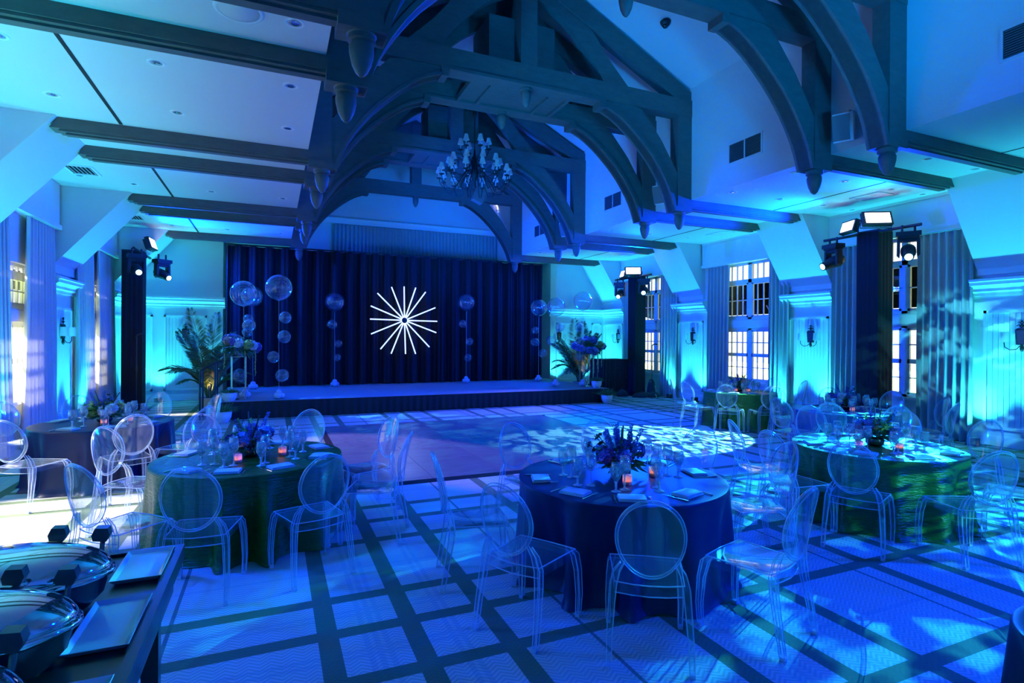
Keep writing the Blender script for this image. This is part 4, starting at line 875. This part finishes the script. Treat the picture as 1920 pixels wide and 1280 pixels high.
TABLES = [
 ('front navy', (2.67, 3.89), 0.845, NAVY, 'navy satin', [-116.6, -154, 167, 103, 64, 24, -14, -78], ['blue', 'vio', 'blue', 'blue', 'vio'], ['blue', 'blue', 'vio', 'blue', 'pale', 'blue', 'vio', 'blue', 'blue', 'pale'], ['dark', 'dark', 'green', 'dark', 'fern', 'green', 'dark'], 'tall blue delphinium centrepiece on the front navy table', [(-0.10, -0.24), (0.26, -0.10)]),
 ('left green', (-0.19, 5.87), 0.83, GREEN, 'green crinkled', [-103.8, -66, -24, 18, 66, 112, 151, -135], ['mumb', 'blue', 'pale', 'vio', 'blue', 'vio', 'mumb', 'blue', 'lime'], ['lime', 'vio', 'blue', 'vio', 'lime'], ['green', 'fern', 'green', 'lime', 'fern', 'green'], 'loose green and blue centrepiece on the left green table', [(-0.10, -0.25), (0.28, -0.05)]),
 ('left-window navy', (-2.04, 8.87), 0.79, NAVY, 'navy satin', [-112, -66, -30, 33, 74, 117, 151], ['mumy', 'pale', 'blue', 'lime', 'mumy', 'vio', 'pale', 'lime'], ['lime', 'pale', 'blue', 'blue'], ['lime', 'dark', 'green', 'dark', 'fern'], 'centrepiece with lime spider mums on the left-window navy table', [(0.05, -0.26), (0.30, -0.10)]),
 ('right front green', (6.03, 3.98), 0.81, GREEN, 'green crinkled', [-152.7, 178, 150, 64, 22, -13, -111, -66], ['lime', 'mumb', 'blue', 'vio', 'lime', 'blue', 'pale', 'mumb'], ['lime', 'vio', 'lime', 'blue'], ['green', 'fern', 'lime', 'fern', 'green', 'dark'], 'leafy green centrepiece on the right front green table', [(-0.28, -0.02), (-0.02, -0.27)]),
 ('right back blue', (8.63, 6.20), 0.77, PURPLE, 'royal blue satin', [-150, -117, -72, -35, 4, 44, 86, 178], ['blue', 'vio', 'mumb', 'blue', 'vio', 'blue', 'mumb', 'vio'], ['vio', 'blue', 'blue', 'vio'], ['dark', 'green', 'dark', 'fern'], 'blue and teal centrepiece on the right back blue table', [(-0.12, -0.22)]),
 ('far green', (9.45, 9.24), 0.76, GREEN, 'green crinkled', [178, 146, -145, -110, -22, 14, 52], ['vio', 'pale', 'peach', 'vio', 'blue', 'pale'], ['pale', 'vio', 'lime', 'vio'], ['green', 'dark', 'green', 'lime', 'dark'], 'dark violet centrepiece on the far green table', [(-0.20, -0.10), (0.0, -0.26)]),
]
for ti, (nm, (tx, ty), r, M_, fab, angs, blooms, spikes, sprigs, clabel, cands) in enumerate(TABLES):
    t = thing('round_table', {'front navy': 'round navy satin-draped table nearest the camera, beside the empty aisle', 'left green': 'round table in green crinkled cloth left of the dance floor', 'left-window navy': 'round navy-draped table by the sunlit left window', 'right front green': 'round table in green crinkled cloth, nearest on the right', 'right back blue': 'round royal blue table in front of the near light tower', 'far green': 'small-looking round green table by the right middle window'}[nm], 'table', (tx, ty, 0), 0, 'round draped tables')
    put('tablecloth', cloth(r, M_, ti + 3), t)
    obj('tabletop', MB().lathe([(r - 0.03, 0.70), (r - 0.02, 0.735)], 32), WOODD, t)
    obj('pedestal', MB().lathe([(0.3, 0.0), (0.3, 0.03), (0.05, 0.06), (0.05, 0.70)], 12), BLACK, t)
    centrepiece(tx, ty, blooms, spikes, sprigs, clabel, ti + 1)
    near = ty < 7
    for j, (dx, dy) in enumerate(cands):
        place('votive', (tx + dx, ty + dy, 0.751), 0, 'glowing pink votive candle on the %s table, %s centrepiece' % (nm, 'left of the' if j == 0 else 'right of the'), 'votive candles')
    taken = set()
    for a in angs:
        w = round((a % 360) / 22.5) % 16
        while w in taken: w = (w + 1) % 16
        taken.add(w); ph = WIND[w]; th = math.radians(a); d = Vector((math.cos(th), math.sin(th), 0)); sd = Vector((-d.y, d.x, 0)); ctr = Vector((tx, ty, 0))
        p = ctr + d * (r + 0.36); lb = 'clear acrylic oval-back chair at %s table, %s' % (nm, ph); g = 'ghost chairs around the tables'; rz = th + PI / 2 + rnd.uniform(-0.12, 0.12)
        if not chair_used[0]: chair_used[0] = True; chair0.location = p; chair0.rotation_euler = (0, 0, rz); chair0['label'] = lb; chair0['group'] = g
        else: dup(chair0, p, rz, lb, g)
        rz = th + PI / 2; j = lambda s=0.012: Vector((rnd.uniform(-s, s), rnd.uniform(-s, s), 0))
        q = ctr + d * (r - 0.17) + j(); q.z = 0.751; place('napkin', q, rz + rnd.uniform(-0.15, 0.15), 'folded linen napkin on %s table, %s' % (nm, ph), 'folded napkins')
        q = ctr + d * (r - 0.17) + sd * 0.135 + j(); q.z = 0.751; place('fork', q, rz + rnd.uniform(-0.1, 0.1), 'silver fork beside napkin on %s table, %s' % (nm, ph), 'dinner forks')
        q = ctr + d * (r - 0.17) - sd * 0.135 + j(); q.z = 0.751; place('knife', q, rz + rnd.uniform(-0.1, 0.1), 'silver knife beside napkin on %s table, %s' % (nm, ph), 'dinner knives')
        q = ctr + d * (r - 0.37) - sd * 0.10 + j(); q.z = 0.751; place('goblet', q, 0, 'clear water goblet on %s table, %s' % (nm, ph), 'water goblets', 1.15)
        q = ctr + d * (r - 0.44) - sd * 0.02 + j(); q.z = 0.751; place('wine', q, 0, 'tall wine glass on %s table, %s' % (nm, ph), 'wine glasses', 1.12)

t = thing('cocktail_table', 'dark navy-draped table cut off by the bottom right picture corner', 'table', (3.30, 1.0, 0)); put('tablecloth', cloth(0.46, NAVY, 21, 0.64), t); obj('tabletop', MB().lathe([(0.43, 0.59), (0.44, 0.625)], 24), WOODD, t)
# ------------------------------------------------------------------ balloon columns on the stage
def balloon_mesh(sz=1.0, M=BALL):
    return MB().lathe([(0.03, -1.12), (0.02, -1.06), (0.09, -1.02)] + [(max(1e-3, math.sin(a)), -math.cos(a) * sz) for a in [PI * (0.05 + 0.95 * i / 13) for i in range(14)]], 24, cap=False).mesh('balloon', M, True)
BM, BSM = balloon_mesh(), MB().ball((0, 0, 0), 1.0, 14, 9).mesh('small_balloon', BALLS, True)
COLS = [
 ('leftmost front balloon column, partly behind the tall flower stand', -0.62, 15.0, [(-0.661, 2.94, .31), (-0.539, 2.161, .16), (-0.795, 1.782, .16), (-0.732, 0.95, .17)], 0.49),
 ('balloon column behind the leftmost one, close to the backdrop', -0.51, 17.3, [(-0.551, 3.03, .29), (-0.644, 2.39, .145), (-0.669, 2.01, .145), (-0.639, 1.52, .15)], 0.50),
 ('clear balloon column at front of the stage, left of the starburst', 0.139, 14.5, [(0.125, 3.075, .31), (0.272, 2.358, .15), (0.25, 1.893, .16), (0.016, 1.404, .145), (0.208, 0.964, .16)], 0.50),
 ('clear balloon column against the backdrop just left of the starburst', 1.711, 17.4, [(1.697, 2.947, .285), (1.624, 2.269, .16), (1.813, 1.691, .125), (1.784, 1.271, .12)], 0.50),
 ('clear balloon column against the backdrop just right of the starburst', 5.859, 17.4, [(5.862, 3.059, .28), (5.736, 2.349, .145), (5.982, 1.767, .145), (5.929, 1.235, .145)], 0.50),
 ('clear balloon column at the right edge of the backdrop', 8.415, 17.2, [(8.419, 2.941, .285), (8.302, 2.163, .125), (8.263, 1.757, .15), (8.574, 1.368, .15)], 0.50),
 ('clear balloon column in front of the right palm, on its left', 8.089, 15.3, [(8.091, 2.871, .295), (8.246, 2.242, .145), (7.931, 1.825, .155), (8.255, 0.843, .15)], 0.50),
 ('clear balloon column in front of the right palm and flower stand', 8.887, 15.0, [(8.869, 3.061, .30), (8.741, 2.244, .145), (8.782, 1.797, .15), (8.709, 1.332, .135), (8.922, 0.931, .135)], 0.50)]
for lb, x, y, bs, zb in COLS:
    t = thing('balloon_column', lb, 'balloons', (x, y, SZ), 0, 'clear balloon columns on the stage')
    for k, (bx, bz, r) in enumerate(bs):
        o = put('balloon', BM, t, (bx - x, rnd.uniform(-0.05, 0.05) if k else 0, bz - SZ), (0, 0, rnd.uniform(0, 6)) if k == 0 else (rnd.uniform(-0.4, 0.4), rnd.uniform(0.6, 1.5) * rnd.choice((-1, 1)), 0)); o.scale = (r, r, r * (1.0 if k == 0 else 0.93))
    top = bs[0]; obj('string', MB().tube([(0, 0, 0.1), (top[0] - x, 0, top[1] - top[2] * 1.1 - SZ)], 0.004, 4), STRING, t)
    for k in range(5):
        a = k * 2 * PI / 4; o = put('weight_balloon', BSM, t, (0.062 * math.cos(a), 0.06 * math.sin(a), 0.075) if k < 4 else (0, 0, 0.155)); o.scale = (0.074,) * 3

# ------------------------------------------------------------------ palms, flower stands, planters
def frond(length, rise, droop, n, seed, lw=0.42):
    rr = random.Random(seed); b = MB(); P = []
    for i in range(13):
        q = i / 12; P.append(Vector((length * q * (0.35 + 0.65 * q), 0, rise * q - droop * q * q * q)))
    b.tube(P, [0.014 - 0.011 * i / 12 for i in range(13)], 5)
    for i in range(n):
        q = 0.22 + 0.78 * i / n; k = min(11, int(q * 12)); f = q * 12 - k; p = P[k].lerp(P[k + 1], f); d = (P[k + 1] - P[k]).normalized()
        L_ = lw * math.sin(PI * (0.12 + 0.85 * (q - 0.22) / 0.78)) ** 0.8 + 0.04
        for s in (-1, 1):
            v = (d * 0.75 + Vector((0, s * 0.85, 0)) + Vector((0, 0, 0.15))).normalized()
            b.leaf(p, v, L_ * rr.uniform(0.9, 1.05), 0.030, 0.22, (rr.uniform(-1, 1), rr.uniform(-1, 1), rr.uniform(-0.2, 1)))
    return b.mesh('frond', PALM)
FR = [frond(0.95, 1.85, 0.45, 44, 1), frond(0.70, 2.15, 0.25, 46, 2), frond(1.05, 1.5, 0.75, 40, 3), frond(0.40, 2.35, 0.10, 46, 4), frond(0.90, 1.15, 0.75, 36, 5, 0.36)]
def palm(x, y, label, seed, pot_h=0.32, pot_r=0.24, sc=1.0):
    rr = random.Random(seed); t = thing('potted_palm', label, 'palm', (x, y, 0))
    obj('pot', MB().lathe([(pot_r * 0.78, 0), (pot_r, pot_h - 0.03), (pot_r * 1.08, pot_h - 0.03), (pot_r * 1.08, pot_h), (pot_r * 0.92, pot_h), (pot_r * 0.88, pot_h - 0.05)], 24, cap=False), STONE, t, 'auto')
    obj('soil', MB().lathe([(0.005, pot_h - 0.05), (pot_r * 0.9, pot_h - 0.05)], 20), WOODD, t)
    n = 21
    for i in range(n):
        a = 2.4 * i + seed; o = put('frond', FR[(3, 1, 0, 1, 2, 0, 4, 0, 3, 2, 4, 1, 0, 4, 2, 1, 0, 3, 2, 1, 0, 4, 2, 0, 1, 3)[i]], t, (0.05 * math.cos(a), 0.05 * math.sin(a), pot_h - 0.06), (rr.uniform(-0.15, 0.15), rr.uniform(-0.08, 0.08), a)); s = sc * rr.uniform(0.85, 1.08); o.scale = (s, s, s)
    for i in range(9):
        a = i * 2.4; obj('stalk', MB().tube([(0.05 * math.cos(a), 0.05 * math.sin(a), pot_h - 0.06), (0.09 * math.cos(a), 0.09 * math.sin(a), pot_h + 0.75)], [0.016, 0.010], 6), STONE, t)
palm(-1.49, 16.2, 'potted palm with amber glow left of the stage by the stair rail', 1, sc=1.0)
palm(9.82, 16.8, 'potted palm with amber glow right of the stage, before the end wall', 4, 0.40, 0.24, 1.0)
def flower_stand(x, y, zb, label, seed, top):
    rr = random.Random(seed); t = thing('flower_stand', label, 'flower arrangement', (x, y, zb))
    obj('base_ring', MB().box(-0.16, -0.16, 0, 0.16, 0.16, 0.012), GOLD, t)
    for sx in (-1, 1):
        for sy in (-1, 1): obj('leg', MB().tube([(sx * 0.15, sy * 0.15, 0.01), (sx * 0.15, sy * 0.15, top)], 0.012, 6), GOLD, t)
    obj('top_plate', MB().box(-0.17, -0.17, top - 0.012, 0.17, 0.17, top), GOLD, t)
    obj('vase', MB().lathe([(0.08, 0), (0.11, 0.06), (0.10, 0.14), (0.09, 0.14)], 14, (0, 0, top)), GLASSE, t, True)
    fo = MB()
    for _ in range(420):
        a = rr.uniform(0, 2 * PI); e = rr.uniform(-0.7, 1.3); d = Vector((math.cos(a) * math.cos(e), math.sin(a) * math.cos(e), math.sin(e)))
        fo.leaf(Vector((0, 0, top + 0.18)) + Vector((d.x * 0.30, d.y * 0.30, d.z * 0.22)) * rr.uniform(0.3, 1), d, rr.uniform(0.08, 0.16), 0.04, 0.3)
    obj('foliage', fo, LEAF, t, kind='stuff')
    kinds = ['blue', 'vio', 'blue', 'vio', 'lime', 'blue', 'peach', 'vio', 'blue', 'pale', 'blue', 'vio', 'pale', 'blue']
    for i, b in enumerate(kinds):
        a = 2.4 * i + seed; e = -0.35 + 1.5 * ((i * 0.618) % 1); d = Vector((math.cos(a) * math.cos(e) * 0.40, math.sin(a) * math.cos(e) * 0.36, math.sin(e) * 0.30))
        o = put('bloom', rr.choice(FB[b]), t, tuple(Vector((0, 0, top + 0.18)) + d), tuple(d.to_track_quat('Z', 'Y').to_euler())); o.scale = (1.7,) * 3
    for i in range(7):
        a = 2.1 * i + seed; q = Quaternion((math.cos(a + PI / 2), math.sin(a + PI / 2), 0), 0.7); o = put('leaf_sprig', SPR_M[('green', 'fern', 'dark')[i % 3]], t, (0, 0, top + 0.2), tuple(q.to_euler())); o.scale = (1.6,) * 3
    for i, (dx, dy, ln) in enumerate(((0.36, -0.05, 0.55), (0.14, -0.2, 0.7), (-0.30, -0.1, 0.35))):
        b = MB().tube([(dx * 0.8, dy, top + 0.22), (dx, dy, top + 0.10), (dx, dy - 0.02, top + 0.1 - ln)], [0.006, 0.010, 0.004], 5)
        for k in range(14): b.leaf((dx, dy, top + 0.08 - ln * k / 14), (rr.uniform(-1, 1), rr.uniform(-1, 1), -1), 0.05, 0.02, 0.3)
        obj('trailing_vine', b, LEAFY, t)
flower_stand(-0.74, 14.62, SZ, 'tall brass flower stand with blue blooms at the left end of the stage', 2, 1.02)
flower_stand(8.98, 14.95, SZ, 'tall brass flower stand with blue blooms at the right end of the stage', 5, 1.02)
flower_stand(9.55, 15.6, 0.0, 'taller flower stand behind the right one, beside the black skirted table', 8, 1.42)
def planter(x, y, z, r, h, label, seed, gh):
    rr = random.Random(seed); t = thing('grass_planter', label, 'planter', (x, y, z), 0, 'white bowl planters by the stage')
    obj('bowl', MB().lathe([(r * 0.62, 0), (r * 0.90, h * 0.4), (r, h), (r * 0.93, h), (r * 0.85, h * 0.8)], 22, cap=False), PLANTER, t, True)
    g = MB()
    for _ in range(260):
        a = rr.uniform(0, 2 * PI); q = rr.uniform(0, r * 0.8); e = rr.uniform(0.5, 1.5); d = Vector((math.cos(a) * math.cos(e), math.sin(a) * math.cos(e), math.sin(e)))
        g.leaf((q * math.cos(a), q * math.sin(a), h * 0.8), d, gh * rr.uniform(0.6, 1.1), 0.010, 0.35)
    obj('grass', g, LEAF, t, kind='stuff'); obj('soil', MB().lathe([(0.004, h * 0.8), (r * 0.88, h * 0.8)], 18), WOODD, t)
planter(-0.92, 14.32, SZ, 0.17, 0.20, 'white bowl planter standing on the stage by the left flower stand', 1, 0.22)
planter(9.02, 14.42, SZ, 0.16, 0.21, 'white bowl planter standing on the stage by the right flower stand', 2, 0.28)
planter(-1.02, 13.75, 0, 0.20, 0.24, 'white grass planter on the floor at the left front of the stage', 3, 0.40)
planter(9.02, 13.85, 0, 0.17, 0.24, 'white grass planter on the floor at the right front of the stage', 4, 0.42)

# black skirted table, gear and stands by the far tower
bt = thing('skirted_table', 'high black skirted table between the right palm and far tower', 'table', (10.55, 16.05, 0))
obj('table_top', MB().box(-0.48, -0.38, 1.16, 0.48, 0.38, 1.20), SKIRT, bt)
def bsk(u, v):
    P = [(-0.48, 0.38), (-0.48, -0.38), (0.48, -0.38), (0.48, 0.38), (-0.48, 0.38)]; q = u * 4 * 0.99999; i = int(q); f = q - i; x = P[i][0] + (P[i + 1][0] - P[i][0]) * f; y = P[i][1] + (P[i + 1][1] - P[i][1]) * f
    k = 1 + (0.03 + 0.05 * (1 - v)) * (1 + math.sin(2 * PI * 34 * u)); return (x * k, y * k, 0.005 + 1.19 * v)
obj('skirt', MB().grid(bsk, 34 * 8, 6), SKIRT, bt, True)
def bag(x, y, sx, sy, sz, rz, label, seed, stripes=False):
    rr = random.Random(seed); t = thing('equipment_bag', label, 'bag', (x, y, 0), rz)
    p = [rr.uniform(0, 6) for _ in range(4)]
    def fn(u, v):
        a = 2 * PI * u; e = PI / 2 * v; w = 1 + 0.10 * math.sin(3 * a + p[0]) + 0.06 * math.sin(5 * a + 4 * v + p[1])
        return (sx * math.cos(a) * math.cos(e) ** 0.6 * w, sy * math.sin(a) * math.cos(e) ** 0.6 * w, 0.003 + sz * math.sin(e) * (1 + 0.08 * math.sin(2 * a + p[2])))
    obj('bag_body', MB().grid(fn, 28, 9, True), SKIRT, t, True)
    if stripes:
        for k in (-0.5, 0.0, 0.5): obj('webbing_strap', MB().tube([(sx * k + 0.02, -sy * 0.95, 0.02), (sx * k, -sy * 0.7, sz * 0.6), (sx * k, 0, sz * 0.98), (sx * k, sy * 0.7, sz * 0.6)], 0.014, 5, 0.4), WAX, t)
    else: obj('handle', MB().tube([(-0.08, 0, sz * 0.9), (-0.05, 0, sz * 1.15), (0.05, 0, sz * 1.15), (0.08, 0, sz * 0.9)], 0.012, 6), BLACK, t)
bag(11.05, 14.85, 0.42, 0.20, 0.15, 0.2, 'flat black equipment bag lying at the foot of the far tower', 1)
bag(11.38, 14.72, 0.26, 0.16, 0.17, 0.5, 'black bag with pale straps beside the far tower', 2, True)
bag(11.5, 15.0, 0.15, 0.13, 0.52, 0.2, 'upright black gear bag below the far window', 3, True)
bag(10.55, 15.28, 0.22, 0.18, 0.22, 1.0, 'slumped black bag between the skirted table and far tower', 4)
def mic_stand(x, y, h, label):
    t = thing('microphone_stand', label, 'microphone stand', (x, y, 0))
    for k in range(3):
        a = 0.4 + k * 2 * PI / 3; obj('leg', MB().tube([(0, 0, 0.22), (0.28 * math.cos(a), 0.28 * math.sin(a), 0.012)], 0.009, 6), BLACK, t)
    obj('pole', MB().tube([(0, 0, 0.18), (0, 0, h)], 0.011, 8).tube([(0, 0, h * 0.55), (0, 0, h * 0.62)], 0.018, 8), BLACK, t)
    obj('microphone', MB().tube([(-0.02, 0, h - 0.02), (0.0, 0, h + 0.06), (0.10, 0, h + 0.10), (0.19, 0, h + 0.09)], [0.014, 0.018, 0.018, 0.026], 8), BLACK, t, True)
mic_stand(11.56, 15.05, 1.62, 'slim black microphone stand in front of the far right window')
mic_stand(-3.12, 16.4, 1.85, 'slim microphone stand in front of the left corner tower')

# ------------------------------------------------------------------ buffet in the left foreground
bf = thing('buffet_table', 'dark wood buffet table in the left foreground holding chafing dishes', 'table', (0, 0, 0))
BX0, BX1, BY0, BY1, BZ = -1.75, -0.40, 0.35, 3.19, 0.85
obj('table_top', MB().box(BX0 + 0.035, BY0, BZ - 0.04, BX1 - 0.035, BY1 - 0.035, BZ), WOODD, bf)
for (x0, y0, x1, y1) in ((BX1 - 0.035, BY0, BX1, BY1), (BX0, BY0, BX0 + 0.035, BY1), (BX0 + 0.035, BY1 - 0.035, BX1 - 0.035, BY1)): obj('edge_rail', MB().box(x0, y0, BZ - 0.06, x1, y1, BZ + 0.012), WOODD, bf)
obj('apron', MB().box(BX1 - 0.06, BY0, BZ - 0.20, BX1 - 0.04, BY1 - 0.05, BZ - 0.05).box(BX0, BY1 - 0.06, BZ - 0.20, BX1 - 0.05, BY1 - 0.04, BZ - 0.05), WOODD, bf)
for x, y in ((BX1 - 0.12, BY1 - 0.12), (BX1 - 0.12, BY0 + 0.1), (BX0 + 0.1, BY1 - 0.12), (BX0 + 0.1, BY0 + 0.1), (BX1 - 0.12, 2.15)): obj('leg', MB().box(x - 0.035, y - 0.035, 0, x + 0.035, y + 0.035, BZ - 0.04), WOODD, bf)
def platter(y0, y1, label):
    x0, x1 = -0.625, -0.435
    t = thing('rectangular_platter', label, 'platter', ((x0 + x1) / 2, (y0 + y1) / 2, BZ + 0.001), 0, 'white platters along the buffet edge'); w, d = (x1 - x0) / 2, (y1 - y0) / 2; m_ = MB(); L_ = [(1.0, 0.022), (0.97, 0.023), (0.80, 0.010), (0.0, 0.008)]
    vs = []
    for q, z in L_[:3]: vs += [(-w * q, -d * (1 - (1 - q) * w / d), z), (w * q, -d * (1 - (1 - q) * w / d), z), (w * q, d * (1 - (1 - q) * w / d), z), (-w * q, d * (1 - (1 - q) * w / d), z)]
    fs = [(8, 9, 10, 11)] + [(k * 4 + i, k * 4 + (i + 1) % 4, k * 4 + 4 + (i + 1) % 4, k * 4 + 4 + i) for k in (0, 1) for i in range(4)]
    n = len(vs); vs += [(-w * 0.8, -d * 0.88, 0.0), (w * 0.8, -d * 0.88, 0.0), (w * 0.8, d * 0.88, 0.0), (-w * 0.8, d * 0.88, 0.0)]; fs += [(n + 3, n + 2, n + 1, n)] + [((i + 1) % 4, i, n + i, n + (i + 1) % 4) for i in range(4)]
    obj('dish', m_.add(vs, fs), PORC, t)
platter(2.78, 3.14, 'white rectangular platter at the far end of the buffet'); platter(2.20, 2.60, 'white rectangular platter in the middle of the buffet edge'); platter(1.62, 2.02, 'white rectangular platter at the bottom picture edge')
def chafer(x, y, label):
    t = thing('chafing_dish', label, 'chafing dish', (x, y, BZ + 0.001), 0, 'oval chafing dishes on the buffet'); a, b = 0.345, 0.185
    def ov(prof, n=40): return MB().lathe([(r, z) for r, z in prof], n, (0, 0, 0), a, b)
    obj('water_pan', ov([(0.80, 0.015), (0.92, 0.06), (0.97, 0.125), (1.0, 0.13)]), DKSTEEL, t, 'auto'); obj('rim', ov([(0.99, 0.128), (1.03, 0.135), (1.03, 0.150), (0.99, 0.155)]), STEEL, t, True)
    dome = [(max(0.003, math.cos(e)) ** 0.75, 0.156 + 0.105 * math.sin(e) ** 1.1) for e in [PI / 2 * i / 14 for i in range(15)]]
    obj('lid', ov(dome, 48), STEEL, t, True)
    for sx in (0.12, 0.28):
        yy = b * math.sqrt(1 - (sx / a) ** 2) + 0.012
        h = obj('hinge_bracket', MB().tube([(sx, yy, 0.14), (sx, yy + 0.02, 0.20), (sx + 0.005, yy + 0.01, 0.235)], 0.009, 6), DKSTEEL, t); obj('hinge_block', MB().extrude([(sx - 0.025, 0.222), (sx + 0.02, 0.215), (sx + 0.032, 0.24), (sx + 0.025, 0.268), (sx - 0.018, 0.272), (sx - 0.03, 0.245)], 'y', yy - 0.015, yy + 0.032), DKSTEEL, h)
    hd = obj('lid_handle', MB().tube([(-0.13, -0.172, 0.19), (-0.12, -0.215, 0.205), (0.12, -0.215, 0.205), (0.13, -0.172, 0.19)], 0.011, 7), STEEL, t)
    for sx in (-0.65, 0.65): obj('foot', MB().lathe([(0.02, 0), (0.025, 0.02)], 10, (sx * a, 0, 0)), DKSTEEL, t)
chafer(-0.915, 2.60, 'oval steel chafing dish at the far end of the buffet'); chafer(-0.91, 2.17, 'oval steel chafing dish in the middle of the buffet'); chafer(-0.91, 1.74, 'oval steel chafing dish cut by the bottom picture edge')
